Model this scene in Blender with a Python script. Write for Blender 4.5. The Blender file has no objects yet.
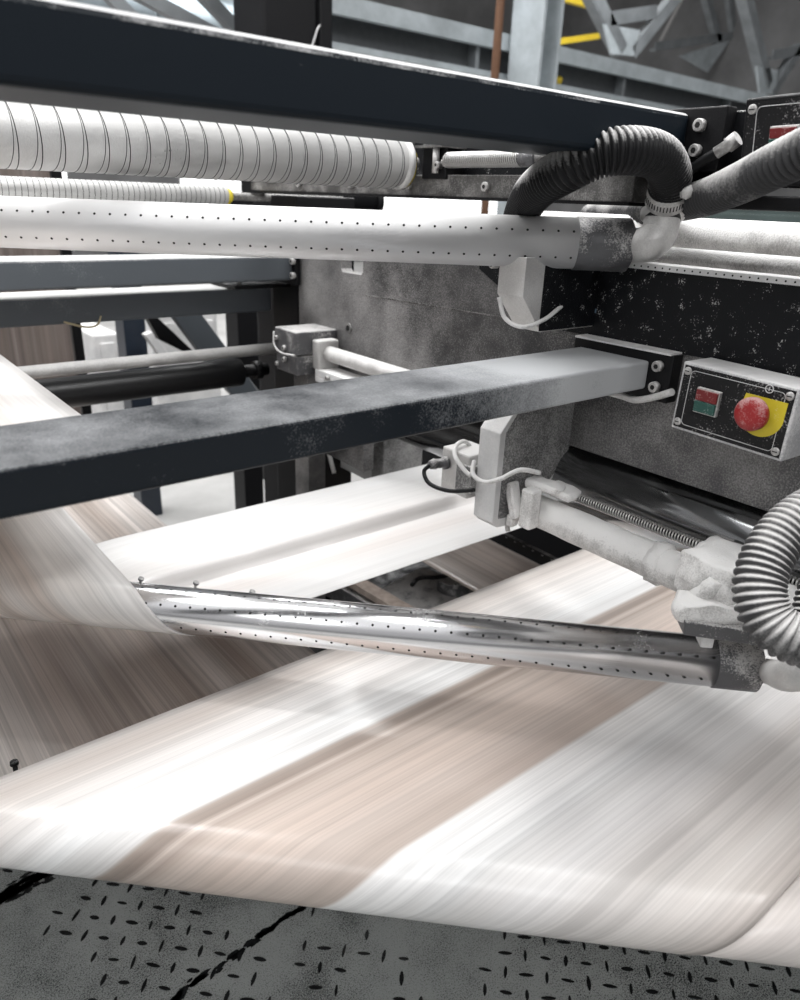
import bpy, bmesh, math, random
from mathutils import Vector, Matrix, noise
from math import pi, sin, cos, atan, tan, radians, sqrt
random.seed(7)
S = bpy.context.scene
COL = S.collection
V = Vector

# ------------------------------------------------------------------ camera
FPX = 735.0
PITCH, HEAD, ROLL = radians(22.2), radians(50.55), atan(.04)
fh = V((cos(HEAD), sin(HEAD), 0)); r0 = V((sin(HEAD), -cos(HEAD), 0)); zz = V((0, 0, 1))
FW = cos(PITCH)*fh - sin(PITCH)*zz; u0 = sin(PITCH)*fh + cos(PITCH)*zz
RT = cos(ROLL)*r0 + sin(ROLL)*u0; UP = -sin(ROLL)*r0 + cos(ROLL)*u0
cd = bpy.data.cameras.new('camera'); cam = bpy.data.objects.new('camera', cd); COL.objects.link(cam)
cam.matrix_world = Matrix(((RT.x, UP.x, -FW.x, 0), (RT.y, UP.y, -FW.y, 0), (RT.z, UP.z, -FW.z, 0), (0, 0, 0, 1)))
cd.sensor_fit = 'VERTICAL'; cd.sensor_height = 36; cd.lens = 36*FPX/1000
cd.clip_start = .02; cd.clip_end = 100
cd.dof.use_dof = True; cd.dof.focus_distance = 1.0; cd.dof.aperture_fstop = 5.0
S.camera = cam

def ray(x, y): return FW + RT*((x-400)/FPX) - UP*((y-500)/FPX)
def at(x, y, ax, v):                       # where the sight line of a pixel meets a plane of the place
    q = ray(x, y); return q*(v/q['XYZ'.index(ax)])
def dp(x, y, d): return ray(x, y)*d

# ------------------------------------------------------------------ world and lights
w = bpy.data.worlds.new('hall_daylight'); S.world = w; w.use_nodes = True
nt = w.node_tree; nt.nodes.clear()
tc = nt.nodes.new('ShaderNodeTexCoord'); sp = nt.nodes.new('ShaderNodeSeparateXYZ')
cr = nt.nodes.new('ShaderNodeValToRGB'); bg = nt.nodes.new('ShaderNodeBackground'); wo = nt.nodes.new('ShaderNodeOutputWorld')
nt.links.new(tc.outputs['Generated'], sp.inputs[0]); nt.links.new(sp.outputs['Z'], cr.inputs[0])
nt.links.new(cr.outputs[0], bg.inputs[0]); nt.links.new(bg.outputs[0], wo.inputs[0])
e = cr.color_ramp.elements
e[0].position = 0.0; e[0].color = (.16, .16, .165, 1); e[1].position = 1.0; e[1].color = (1, 1, 1, 1)
for p_, c_ in ((.06, .42), (.35, .5), (.6, .95)):
    q = e.new(p_); q.color = (c_, c_*1.0, c_*1.02, 1)
bg.inputs[1].default_value = .85

def area(name, loc, target, sx, sy, power, col=(1, 1, 1)):
    l = bpy.data.lights.new(name, 'AREA'); l.shape = 'RECTANGLE'; l.size = sx; l.size_y = sy; l.energy = power; l.color = col
    o = bpy.data.objects.new(name, l); COL.objects.link(o); o.location = loc
    o.rotation_euler = (V(target)-V(loc)).to_track_quat('-Z', 'Y').to_euler(); return o
area('skylight_lamp', (-.6, 2.6, 3.6), (.6, .8, -.5), 3.0, 1.4, 135)
area('hall_lamp', (2.6, -.9, 3.6), (.6, .6, -.5), 2.4, .8, 120)
area('front_fill_light', (-1.7, -1.3, 2.0), (.7, .6, -.4), 2.2, 1.2, 34)  # added fill light behind camera left, brightens the dusty front faces
lt = area('fluorescent_strip_lamp', (1.0, .95, 2.6), (1.0, .95, 0), 4.0, .07, 42); lt.rotation_euler = (0, 0, radians(-45))
area('far_lamp', (5, 5, 4.2), (6, 6, 1), 3, 3, 520)
area('left_far_lamp', (0, 4.5, 3.2), (1.2, 3.2, -1), 2, 2, 120)
S.view_settings.view_transform = 'Standard'; S.view_settings.look = 'None'
S.view_settings.gamma = 1; S.view_settings.use_curve_mapping = False; S.view_settings.exposure = 0.05

# ------------------------------------------------------------------ materials
MATS = {}
def nodes(name):
    m = bpy.data.materials.new(name); m.use_nodes = True; t = m.node_tree
    return m, t, t.nodes['Principled BSDF']
def nz(t, scale, detail=6, rough=.6, coord='Object', stretch=None):
    tcn = t.nodes.new('ShaderNodeTexCoord'); n = t.nodes.new('ShaderNodeTexNoise')
    n.inputs['Scale'].default_value = scale; n.inputs['Detail'].default_value = detail; n.inputs['Roughness'].default_value = rough
    if stretch:
        mp = t.nodes.new('ShaderNodeMapping'); mp.inputs['Scale'].default_value = stretch
        t.links.new(tcn.outputs[coord], mp.inputs[0]); t.links.new(mp.outputs[0], n.inputs['Vector'])
    else: t.links.new(tcn.outputs[coord], n.inputs['Vector'])
    return n.outputs['Fac']
def ramp(t, fac, stops):
    r = t.nodes.new('ShaderNodeValToRGB'); e = r.color_ramp.elements
    e[0].position = stops[0][0]; e[0].color = (*stops[0][1], 1); e[1].position = stops[-1][0]; e[1].color = (*stops[-1][1], 1)
    for p_, c_ in stops[1:-1]:
        q = e.new(p_); q.color = (*c_, 1)
    t.links.new(fac, r.inputs[0]); return r.outputs[0]
def g(v): return (v, v, v)
def mixc(t, fac, a, b, mode='MIX'):
    n = t.nodes.new('ShaderNodeMix'); n.data_type = 'RGBA'; n.blend_type = mode
    if isinstance(fac, float): n.inputs[0].default_value = fac
    else: t.links.new(fac, n.inputs[0])
    for k, x in ((6, a), (7, b)):
        if isinstance(x, tuple): n.inputs[k].default_value = (*x, 1)
        else: t.links.new(x, n.inputs[k])
    return n.outputs[2]
def mth(t, op, a, b=0.0, c=None, clamp=False):
    n = t.nodes.new('ShaderNodeMath'); n.operation = op; n.use_clamp = clamp
    for k, x in enumerate((a, b) if c is None else (a, b, c)):
        if isinstance(x, (int, float)): n.inputs[k].default_value = x
        else: t.links.new(x, n.inputs[k])
    return n.outputs[0]
def bump(t, b, fac, strength, dist=.001):
    n = t.nodes.new('ShaderNodeBump'); n.inputs['Strength'].default_value = strength; n.inputs['Distance'].default_value = dist
    t.links.new(fac, n.inputs['Height']); t.links.new(n.outputs[0], b.inputs['Normal'])
def grimy(name, col, dust=(.6, .6, .6), amount=.35, rough=.4, metal=0.0, scale=14, grain=.3, up=.6, bmp=.25, dark=None, edge=.12, grad=None):
    """painted or bare metal under settled paper dust: patchy noise, more on faces that look up, fine specks"""
    m, t, b = nodes(name)
    n1 = nz(t, scale, 8, .65); n2 = nz(t, 420, 2, .6)
    gm = t.nodes.new('ShaderNodeNewGeometry'); sx = t.nodes.new('ShaderNodeSeparateXYZ'); t.links.new(gm.outputs['Normal'], sx.inputs[0])
    upz = mth(t, 'MULTIPLY', mth(t, 'MAXIMUM', sx.outputs['Z'], 0.0), up)
    cov = mth(t, 'ADD', mth(t, 'ADD', n1, mth(t, 'MULTIPLY', mth(t, 'SUBTRACT', n2, .5), grain*2)), upz)
    if grad:                                    # dust that lies thicker towards one end of the thing (local axis, start, end, gain)
        tcg = t.nodes.new('ShaderNodeTexCoord'); sg = t.nodes.new('ShaderNodeSeparateXYZ'); t.links.new(tcg.outputs['Object'], sg.inputs[0])
        mg = t.nodes.new('ShaderNodeMapRange'); mg.inputs['From Min'].default_value = grad[1]; mg.inputs['From Max'].default_value = grad[2]; mg.inputs['To Max'].default_value = grad[3]
        t.links.new(sg.outputs[grad[0]], mg.inputs['Value']); cov = mth(t, 'ADD', cov, mg.outputs[0])
    lo = 1.0 - amount
    f = t.nodes.new('ShaderNodeMapRange'); f.inputs['From Min'].default_value = lo-edge; f.inputs['From Max'].default_value = lo+edge
    t.links.new(cov, f.inputs['Value']); fac = f.outputs[0]
    base = col
    if max(col) < .06: b.inputs['Specular IOR Level'].default_value = .22
    if dark: base = ramp(t, nz(t, scale*.5, 5, .6), [(.4, dark), (.62, col)])
    c = mixc(t, fac, base, dust); t.links.new(c, b.inputs['Base Color'])
    b.inputs['Metallic'].default_value = metal
    if metal: t.links.new(mth(t, 'MULTIPLY', mth(t, 'SUBTRACT', 1.0, fac), metal), b.inputs['Metallic'])
    t.links.new(mth(t, 'ADD', mth(t, 'MULTIPLY', fac, .75-rough), rough), b.inputs['Roughness'])
    bump(t, b, cov, bmp, .002)
    MATS[name] = m; return m
def plain(name, col, rough=.5, metal=0.0, var=.12, scale=30, bmp=.05):
    m, t, b = nodes(name); n = nz(t, scale, 5)
    c = ramp(t, n, [(.3, tuple(x*(1-var) for x in col)), (.7, tuple(min(1, x*(1+var)) for x in col))])
    t.links.new(c, b.inputs['Base Color']); b.inputs['Roughness'].default_value = rough; b.inputs['Metallic'].default_value = metal
    if bmp: bump(t, b, n, bmp)
    MATS[name] = m; return m
def emit(name, col, s):
    m, t, b = nodes(name); b.inputs['Base Color'].default_value = (*col, 1)
    b.inputs['Emission Color'].default_value = (*col, 1); b.inputs['Emission Strength'].default_value = s
    n = nz(t, 1.5, 2); c = ramp(t, n, [(.3, tuple(x*.9 for x in col)), (.7, col)]); t.links.new(c, b.inputs['Emission Color']); return m
def webmat(name, stops, u_lo, u_hi, streak=.16, rough=.42):
    """printed paper running fast: bands across the web, long streaks along its travel (UV: u across, v along)"""
    m, t, b = nodes(name)
    uv = t.nodes.new('ShaderNodeUVMap'); sx = t.nodes.new('ShaderNodeSeparateXYZ'); t.links.new(uv.outputs[0], sx.inputs[0])
    mr = t.nodes.new('ShaderNodeMapRange'); mr.inputs['From Min'].default_value = u_lo; mr.inputs['From Max'].default_value = u_hi
    t.links.new(sx.outputs['X'], mr.inputs['Value'])
    base = ramp(t, mr.outputs[0], stops)
    def st(su, sv, det):
        mp = t.nodes.new('ShaderNodeMapping'); mp.inputs['Scale'].default_value = (su, sv, 1); t.links.new(uv.outputs[0], mp.inputs[0])
        n = t.nodes.new('ShaderNodeTexNoise'); n.inputs['Scale'].default_value = 1; n.inputs['Detail'].default_value = det
        t.links.new(mp.outputs[0], n.inputs['Vector']); return n.outputs['Fac']
    s1 = ramp(t, st(75, .9, 5), [(.3, g(1-streak*1.4)), (.55, g(1.0)), (.7, g(1.0))])
    s3 = ramp(t, st(330, .6, 2), [(.35, g(1-streak*.9)), (.6, g(1.0))])
    s2 = ramp(t, st(16, 1.6, 3), [(.3, (1-streak, 1-streak*1.15, 1-streak*1.25)), (.6, g(1.0))])
    c = mixc(t, 1.0, mixc(t, 1.0, mixc(t, 1.0, base, s1, 'MULTIPLY'), s2, 'MULTIPLY'), s3, 'MULTIPLY')
    b.inputs['Coat Weight'].default_value = .32; b.inputs['Coat Roughness'].default_value = .13
    t.links.new(c, b.inputs['Base Color']); b.inputs['Roughness'].default_value = rough
    b.inputs['Specular IOR Level'].default_value = .5
    MATS[name] = m; return m

DUST = (.66, .655, .645)
M_navy = grimy('navy_paint', (.006, .009, .013), (.42, .43, .44), .12, .3, scale=6, grain=.20, up=.20, bmp=.06, edge=.30, grad=('X', -.38, -.16, .80))
M_post_navy = plain('navy_post_paint', (.015, .022, .035), .4)
M_navy_dusty = grimy('navy_paint_dusty', (.014, .02, .028), (.52, .53, .53), .36, .35, scale=7, grain=.2, up=.34, bmp=.15, edge=.12)
M_topbeam = grimy('blue_black_paint', (.005, .009, .014), (.62, .62, .62), .16, .45, scale=10, grain=.15, up=.75, bmp=.12, edge=.15)
M_greybeam = grimy('grey_blue_beam_paint', (.085, .096, .108), (.60, .60, .59), .20, .4, scale=5, grain=.2, up=.6, bmp=.12, edge=.2)
M_side = grimy('worn_side_plate_steel', (.19, .185, .185), (.42, .41, .40), .34, .34, metal=.55, scale=5, grain=.5, up=.3, bmp=.25, dark=(.06, .06, .062), edge=.25)
M_side_dark = grimy('oily_black_plate', (.006, .0065, .008), (.50, .50, .49), .30, .4, scale=60, grain=.34, up=.4, bmp=.4, edge=.05)
M_steel_rail = grimy('dull_steel_rail', (.16, .155, .15), (.40, .39, .38), .34, .45, metal=.3, scale=22, grain=.4, up=.4, bmp=.3, dark=(.07, .068, .066), edge=.2)
M_black = grimy('black_rubber_and_paint', (.007, .007, .008), (.22, .22, .22), .16, .45, scale=20, grain=.3, up=.3, edge=.1)
M_black_clean = plain('black_clean', (.01, .01, .011), .4)
M_chrome = grimy('polished_chrome_tube', (.88, .88, .89), (.74, .735, .73), .20, .2, metal=1.0, scale=6, grain=.08, up=.05, bmp=.0, edge=.16)
M_chrome_dusty = grimy('dust_frosted_chrome_tube', (.74, .74, .75), (.74, .735, .73), .46, .24, metal=1.0, scale=4, grain=.35, up=.42, bmp=.03, edge=.30)
M_roller = grimy('grooved_silver_roller', (.66, .655, .65), (.66, .655, .64), .46, .26, metal=.9, scale=3.5, grain=.4, up=.25, bmp=.1, edge=.35)
M_dusty = grimy('thick_white_paper_dust', (.34, .33, .32), (.86, .85, .835), .60, .6, scale=22, grain=.25, up=.4, bmp=1.0, edge=.2)
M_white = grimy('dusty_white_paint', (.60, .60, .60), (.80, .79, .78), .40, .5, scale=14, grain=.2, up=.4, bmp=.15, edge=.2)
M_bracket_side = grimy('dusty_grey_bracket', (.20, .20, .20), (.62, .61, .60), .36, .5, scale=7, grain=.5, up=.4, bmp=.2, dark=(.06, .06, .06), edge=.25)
M_collar = grimy('dark_sleeve_with_dust', (.10, .10, .105), (.50, .49, .48), .36, .4, metal=.3, scale=26, grain=.3, up=.25, bmp=.4, edge=.1)
M_cast = grimy('cast_aluminium_elbow', (.52, .51, .50), (.68, .67, .655), .40, .42, metal=.5, scale=16, grain=.3, up=.4, bmp=.3, edge=.2)
M_hose_grey = grimy('grey_corrugated_hose', (.05, .05, .052), (.52, .51, .50), .26, .5, scale=10, grain=.12, up=.5, bmp=.1, edge=.2)
M_hose_black = grimy('black_corrugated_hose', (.010, .010, .011), (.66, .65, .64), .16, .42, scale=6, grain=.15, up=.68, bmp=.1, edge=.18)
M_spring = plain('bright_spring_steel', (.62, .61, .60), .3, .9)
M_screw = grimy('dusty_screw_steel', (.45, .44, .43), (.65, .64, .63), .4, .35, metal=.6, scale=200, grain=.2, up=.3)
M_cable = grimy('pale_cable_sheath', (.45, .45, .44), (.74, .73, .72), .55, .5, scale=40, grain=.15, up=.3)
M_box_body = grimy('dusty_grey_box_casting', (.42, .42, .43), (.66, .655, .65), .45, .45, scale=25, grain=.4, up=.4, bmp=.3)
M_box_face = grimy('black_box_face_plate', (.012, .012, .013), (.42, .41, .41), .27, .4, scale=28, grain=.5, up=.2, edge=.1)
M_red = grimy('dusty_red_plastic', (.30, .014, .016), (.52, .30, .29), .38, .4, scale=60, grain=.3, up=.2, edge=.14)
M_darkred = grimy('dusty_dark_red_plastic', (.16, .008, .01), (.45, .28, .27), .34, .4, scale=90, grain=.3, up=.3)
M_green = grimy('dusty_green_plastic', (.012, .075, .06), (.35, .40, .38), .32, .4, scale=90, grain=.3, up=.2)
M_yellow = grimy('dusty_yellow_plate', (.62, .50, .03), (.72, .66, .35), .22, .5, scale=30, grain=.3, up=.1)
M_line = plain('white_printed_line', (.6, .6, .6), .5)
M_hole = plain('dark_drilled_hole', (.006, .006, .006), .8)
M_blue_label = plain('faded_blue_sticker', (.10, .15, .20), .5)
M_dark_roller = grimy('dark_polished_roller', (.30, .305, .31), (.25, .25, .25), .10, .14, metal=1.0, scale=6, grain=.1, up=.1, bmp=.0, edge=.3)
M_girder = plain('pale_blue_grey_girder_paint', (.40, .44, .46), .5, 0, .2, 6)
M_truss = plain('grey_truss_paint', (.20, .215, .225), .5, 0, .25, 4)
M_duct = plain('galvanised_duct', (.20, .235, .255), .35, .6, .35, 5)
M_rust = plain('brown_primer_pipe', (.16, .08, .045), .6)
M_ceiling = plain('grey_roof_deck', (.16, .16, .16), .8, 0, .3, 2)
M_hallwall = plain('hall_wall_grey', (.17, .17, .172), .8, 0, .3, 1)
M_hallfloor = plain('pale_dusty_concrete', (.46, .455, .445), .7, 0, .15, 3)
M_window = emit('daylit_window_glass', (1, 1, 1), 1.6)
M_brownpanel = webmat('brown_striped_paper', [(0, (.14, .115, .10)), (.25, (.26, .22, .20)), (.45, (.15, .12, .11)), (.62, (.28, .24, .22)), (.8, (.16, .13, .12)), (1, (.22, .19, .17))], 0, .5, .25)
M_girder_shade = plain('shadow_grey_girder_web', (.07, .075, .08), .6)  # web plate coloured dark to give the shade below the pale flange
M_cab = plain('dark_green_cabinet_paint', (.045, .065, .062), .5, 0, .3, 3)
M_rail_rust = plain('rusty_pale_paint', (.36, .30, .26), .6, 0, .3, 40)
M_wire = plain('pale_tan_wire', (.5, .42, .26), .5)
M_orange = plain('orange_mark', (.7, .3, .05), .5)
M_yellow_rail = plain('yellow_crane_rail_paint', (.75, .55, .04), .5)
W1, W2, TAN, TN2, BR = (.86, .85, .84), (.74, .735, .73), (.54, .46, .41), (.43, .36, .315), (.27, .22, .19)
UL, UH = .175, .845
def u_(y): return (y-UL)/(UH-UL)
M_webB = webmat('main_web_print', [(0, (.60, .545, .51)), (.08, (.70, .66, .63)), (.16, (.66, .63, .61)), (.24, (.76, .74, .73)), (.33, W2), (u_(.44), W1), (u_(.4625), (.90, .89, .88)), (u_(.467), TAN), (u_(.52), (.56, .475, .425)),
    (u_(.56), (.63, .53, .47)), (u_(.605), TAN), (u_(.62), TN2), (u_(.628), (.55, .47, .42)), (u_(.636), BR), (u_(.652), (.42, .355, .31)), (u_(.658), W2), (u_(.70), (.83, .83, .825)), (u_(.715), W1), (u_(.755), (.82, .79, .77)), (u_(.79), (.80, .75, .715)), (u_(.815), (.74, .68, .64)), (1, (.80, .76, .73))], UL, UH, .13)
M_webB2 = webmat('edge_web_print', [(0, W2), (.5, (.74, .69, .66)), (1, (.70, .65, .62))], -.7, .19, .10)
M_webA = webmat('left_web_print_lit', [(0, (.84, .75, .69)), (.5, (.84, .76, .70)), (.56, (.62, .53, .47)), (.62, (.88, .81, .76)), (.70, (.74, .65, .59)), (.76, (.90, .86, .82)), (.88, (.90, .87, .84)), (1, (.92, .91, .90))], -.08, .295, .15)  # print bands, lightened towards the right for light caught at the wrap
M_webBb = webmat('main_web_reverse', [(0, (.74, .69, .66)), (.10, (.78, .72, .68)), (.18, (.50, .43, .385)), (.26, (.74, .68, .64)), (.34, (.46, .39, .345)), (.45, (.60, .53, .485)), (.55, (.48, .41, .37)), (.66, (.72, .66, .62)), (.8, (.82, .78, .75)), (1, (.88, .86, .84))], UL, UH, .26)
M_webAb = webmat('left_web_reverse', [(0, W2), (.3, W1), (.62, (.90, .87, .85)), (.74, (.84, .79, .76)), (.86, W1), (1, W1)], -.08, .295, .05)
M_webD = webmat('upper_left_print', [(0, W2), (.3, (.66, .61, .57)), (.55, (.74, .69, .65)), (.75, (.66, .60, .56)), (.87, (.74, .69, .65)), (.93, (.80, .77, .75)), (1, (.84, .82, .80))], -.1, .295, .12)
# treadplate
M_tread = grimy('dusty_tread_plate', (.05, .055, .054), (.34, .355, .345), .60, .7, scale=7, grain=.7, up=.0, bmp=.5, edge=.16)
M_tread_lug = plain('bare_black_tread_lug', (.006, .007, .008), .35, 0, .3, 200)

# ------------------------------------------------------------------ mesh helpers
class MB:
    def __init__(s): s.bm = bmesh.new(); s.mi = 0
    def _f(s, vs, smooth=False):
        try: f = s.bm.faces.new(vs)
        except ValueError: return None
        f.material_index = s.mi; f.smooth = smooth; return f
    def hexa(s, pts):                           # 8 points: bottom ring 0-3, top ring 4-7
        v = [s.bm.verts.new(p) for p in pts]
        for q in ((3,2,1,0), (4,5,6,7), (0,1,5,4), (1,2,6,5), (2,3,7,6), (3,0,4,7)): s._f([v[i] for i in q])
        return s
    def box(s, lo, hi):
        x0,y0,z0 = lo; x1,y1,z1 = hi
        return s.hexa([(x0,y0,z0),(x1,y0,z0),(x1,y1,z0),(x0,y1,z0),(x0,y0,z1),(x1,y0,z1),(x1,y1,z1),(x0,y1,z1)])
    def obox(s, c, ax, ay, az, hx, hy, hz):
        c = V(c); ax, ay, az = V(ax).normalized()*hx, V(ay).normalized()*hy, V(az).normalized()*hz
        return s.hexa([c-ax-ay-az, c+ax-ay-az, c+ax+ay-az, c-ax+ay-az, c-ax-ay+az, c+ax-ay+az, c+ax+ay+az, c-ax+ay+az])
    def bar(s, a, b, wd, th, side=(0,0,1)):     # rectangular bar between two points
        a, b = V(a), V(b); d = (b-a); n = d.cross(V(side)).normalized(); m = n.cross(d).normalized()
        return s.obox((a+b)/2, d, m, n, d.length/2, wd/2, th/2)
    def prism(s, poly, vec):                    # polygon (3-D points) pushed along vec
        vec = V(vec); a = [s.bm.verts.new(V(p)) for p in poly]; b = [s.bm.verts.new(V(p)+vec) for p in poly]; n = len(poly)
        s._f(a); s._f(b[::-1])
        for i in range(n): s._f([a[(i+1)%n], a[i], b[i], b[(i+1)%n]])
        return s
    def tube(s, pts, rad, seg=24, cap=True, smooth=True):
        pts = [V(p) for p in pts]; n = len(pts)
        if not isinstance(rad, (list, tuple)): rad = [rad]*n
        def tan_(i): 
            j0 = max(0, i-1); j1 = min(n-1, i+1); d = pts[j1]-pts[j0]
            k = 1
            while d.length < 1e-7 and k < n: k += 1; d = pts[min(n-1, i+k)]-pts[max(0, i-k)]
            return d.normalized()
        t0 = tan_(0); nrm = t0.cross(V((0,0,1)))
        if nrm.length < .1: nrm = t0.cross(V((1,0,0)))
        nrm.normalize(); rings = []
        for i in range(n):
            t = tan_(i); nrm = (nrm - t*nrm.dot(t)).normalized(); bn = t.cross(nrm)
            rings.append([s.bm.verts.new(pts[i] + (nrm*cos(2*pi*k/seg) + bn*sin(2*pi*k/seg))*rad[i]) for k in range(seg)])
        for i in range(n-1):
            for k in range(seg): s._f([rings[i][k], rings[i][(k+1)%seg], rings[i+1][(k+1)%seg], rings[i+1][k]], smooth)
        if cap: s._f(rings[0][::-1]); s._f(rings[-1])
        return s
    def cyl(s, a, b, r, r2=None, seg=32):
        return s.tube([a, b], [r, r if r2 is None else r2], seg)
    def dome(s, c, ax, r, h, seg=28, n=6):      # button or screw head: rounded cap on axis ax
        ax = V(ax).normalized(); pts = [V(c)]; rr = [r]
        for i in range(n+1):
            q = i/n*pi/2*.97; pts.append(V(c)+ax*(h*.45+h*.55*sin(q))); rr.append(r*(.25+.75*cos(q)) if i else r)
        return s.tube(pts, rr, seg)
    def build(s, name, mats, parent=None, bevel=0, loc=None, seg=2, solid=0):
        me = bpy.data.meshes.new(name); bmesh.ops.recalc_face_normals(s.bm, faces=s.bm.faces)
        if parent is not None: 
            r = parent
            while r.parent: r = r.parent
            off = r.location.copy()
        else:
            if loc is None:
                xs = [v.co for v in s.bm.verts]
                loc = V((sum(v.x for v in xs)/len(xs), sum(v.y for v in xs)/len(xs), min(v.z for v in xs)))
            off = V(loc)
        bmesh.ops.translate(s.bm, vec=-off, verts=s.bm.verts)
        s.bm.to_mesh(me); s.bm.free()
        for m in (mats if isinstance(mats, (list, tuple)) else [mats]): me.materials.append(m)
        o = bpy.data.objects.new(name, me); COL.objects.link(o)
        if parent is not None: o.parent = parent
        else: o.location = off
        if bevel:
            b = o.modifiers.new('bevel', 'BEVEL'); b.width = bevel; b.segments = seg; b.limit_method = 'ANGLE'; b.angle_limit = radians(35)
            b.harden_normals = False
        if solid:
            q = o.modifiers.new('thickness', 'SOLIDIFY'); q.thickness = solid; q.offset = 0
        return o
def tag(o, label, cat, group=None):
    o['label'] = label; o['category'] = cat
    if group: o['group'] = group
    return o
def thing(name, label, cat, loc, group=None):
    o = bpy.data.objects.new(name, None); COL.objects.link(o); o.location = V(loc); o.empty_display_size = .05
    return tag(o, label, cat, group)
def struct(o): o['kind'] = 'structure'; return o
def spline(pts, n=12):
    pts = [V(p) for p in pts]; out = []
    P_ = [pts[0]*2-pts[1]] + pts + [pts[-1]*2-pts[-2]]
    for i in range(1, len(P_)-2):
        a, b, c, d = P_[i-1:i+3]
        for k in range(n):
            t = k/n; out.append(.5*((2*b) + (c-a)*t + (2*a-5*b+4*c-d)*t*t + (3*b-a-3*c+d)*t**3))
    out.append(pts[-1]); return out
def resample(pts, step):
    out = [pts[0]]; acc = 0
    for a, b in zip(pts, pts[1:]):
        L = (b-a).length
        if L == 0: continue
        while acc + L >= step:
            k = (step-acc)/L; a = a + (b-a)*k; out.append(a.copy()); L = (b-a).length; acc = 0
            if L < 1e-9: break
        acc += L
    return out
def hose(mb, pts, r, pitch=.0055, depth=.0028, seg=28, per=6):
    p_ = resample(spline(pts, 30), pitch/per)
    prof = [0, .45, .9, 1, .9, .45]
    return mb.tube(p_, [r - depth*(1-prof[i % per]) for i in range(len(p_))], seg)
def spring(mb, a, b, r, pitch, wr=.0011, seg=7):
    a, b = V(a), V(b); d = b-a; L = d.length; d.normalize(); n = d.cross(V((0,0,1))).normalized(); m = d.cross(n)
    k = int(L/pitch*14)
    return mb.tube([a + d*(L*i/k) + (n*cos(2*pi*i/14)+m*sin(2*pi*i/14))*r for i in range(k+1)], wr, seg)
def rough_up(mb, amp, freq, seed=0):
    for v in mb.bm.verts:
        p_ = v.co*freq + V((seed, seed*2.3, 0)); v.co += V((noise.noise(p_), noise.noise(p_+V((9,0,0))), noise.noise(p_+V((0,9,0)))))*amp
    return mb
def lump(c, h, amp, freq, seed, cuts=10, ax=(1,0,0), ay=(0,1,0)):   # rounded casting buried in dust
    mb = MB(); ax = V(ax).normalized(); ay = V(ay).normalized(); az = ax.cross(ay)
    bmesh.ops.create_cube(mb.bm, size=2); bmesh.ops.subdivide_edges(mb.bm, edges=mb.bm.edges, cuts=cuts, use_grid_fill=True)
    for v in mb.bm.verts:
        p = v.co; q = p.normalized()*1.25; k = .35; p = p*(1-k) + q*k
        v.co = V(c) + ax*(p.x*h[0]) + ay*(p.y*h[1]) + az*(p.z*h[2])
    for f in mb.bm.faces: f.smooth = True
    return rough_up(mb, amp, freq, seed)
def bolt(parent, c, ax, r, h, name='bolt', m=None, sub=True):       # socket-head screw with its hollow
    c, ax = V(c), V(ax).normalized(); mb = MB(); mb.tube([c, c+ax*h*.85, c+ax*h], [r, r, r*.85], 20)
    mb.mi = 1; mb.cyl(c+ax*h*.9, c+ax*(h+.0003), r*.48, seg=6)
    return mb.build(name, [m or M_screw, M_hole], parent)
def slot_screw(parent, c, ax, r, name='screw'):
    c, ax = V(c), V(ax).normalized(); mb = MB(); mb.dome(c, ax, r, r*.55)
    mb.mi = 1; s_ = ax.cross(V((0,0,1))).normalized(); mb.obox(c+ax*r*.54, s_, ax, s_.cross(ax), r*.6, r*.05, r*.12)
    return mb.build(name, [M_screw, M_hole], parent)

# ------------------------------------------------------------------ hall
FLOOR = -1.25
mb = MB(); mb.box((-8, -6, -1.40), (20, 20, -1.30)); struct(mb.build('floor', M_hallfloor))
# tread plate walkway in front of the press, lugs raised on it
mb = MB(); mb.box((-1.6, -1.2, FLOOR-.05), (2.2, 1.5, FLOOR)); mb.mi = 1
T = V((1, -1, 0)).normalized(); N = V((1, 1, 0)).normalized()
pit_ = .036
for i in range(-34, 35):
    for j in range(-8, 22):
        c = V((.45, .62, FLOOR)) + T*(i*pit_) + N*(j*pit_ - .25)
        pr_ = ray(400, 500); dd = c.dot(FW)
        if dd < .5: continue
        wear = noise.noise(c*4.5) + .5*noise.noise(c*13)
        if wear < -.02: continue
        d = (T if (i+j) % 2 else N); n = d.cross(zz); L, Wd, H = random.uniform(.009, .0135), random.uniform(.0025, .004), .0016
        d = (d + n*random.uniform(-.1, .1)).normalized()
        ring = []
        for k in range(10):
            q = 2*pi*k/10; ring.append(c + d*(L*cos(q)) + n*(Wd*sin(q)*(.55+.45*abs(sin(q)))))
        top = [mb.bm.verts.new(p*1.0 + zz*H) for p in ring]; bot = [mb.bm.verts.new(p) for p in ring]
        mb._f(top)
        for k in range(10): mb._f([bot[k], bot[(k+1)%10], top[(k+1)%10], top[k]])
# black seams and chips between the plates
for (a, b) in (((165, 1005), (305, 905)), ((-10, 905), (60, 866))):
    A_, B_ = at(*a, 'Z', FLOOR), at(*b, 'Z', FLOOR)
    for k in range(60 if a[0] > 0 else 150):
        t_ = random.random(); c = A_.lerp(B_, t_) + (N*random.gauss(0, .004) if a[0] > 0 else N*random.gauss(0, .014))
        d = (B_-A_).normalized(); n = d.cross(zz); r_ = random.uniform(.004, .013); ring = [c + d*(r_*cos(2*pi*q/8)*random.uniform(.7, 1.6)) + n*(r_*.45*sin(2*pi*q/8)*random.uniform(.5, 1.3)) for q in range(8)]
        top = [mb.bm.verts.new(p + zz*.0009) for p in ring]; mb._f(top)
o = mb.build('floor', [M_tread, M_tread_lug]); struct(o)

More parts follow.
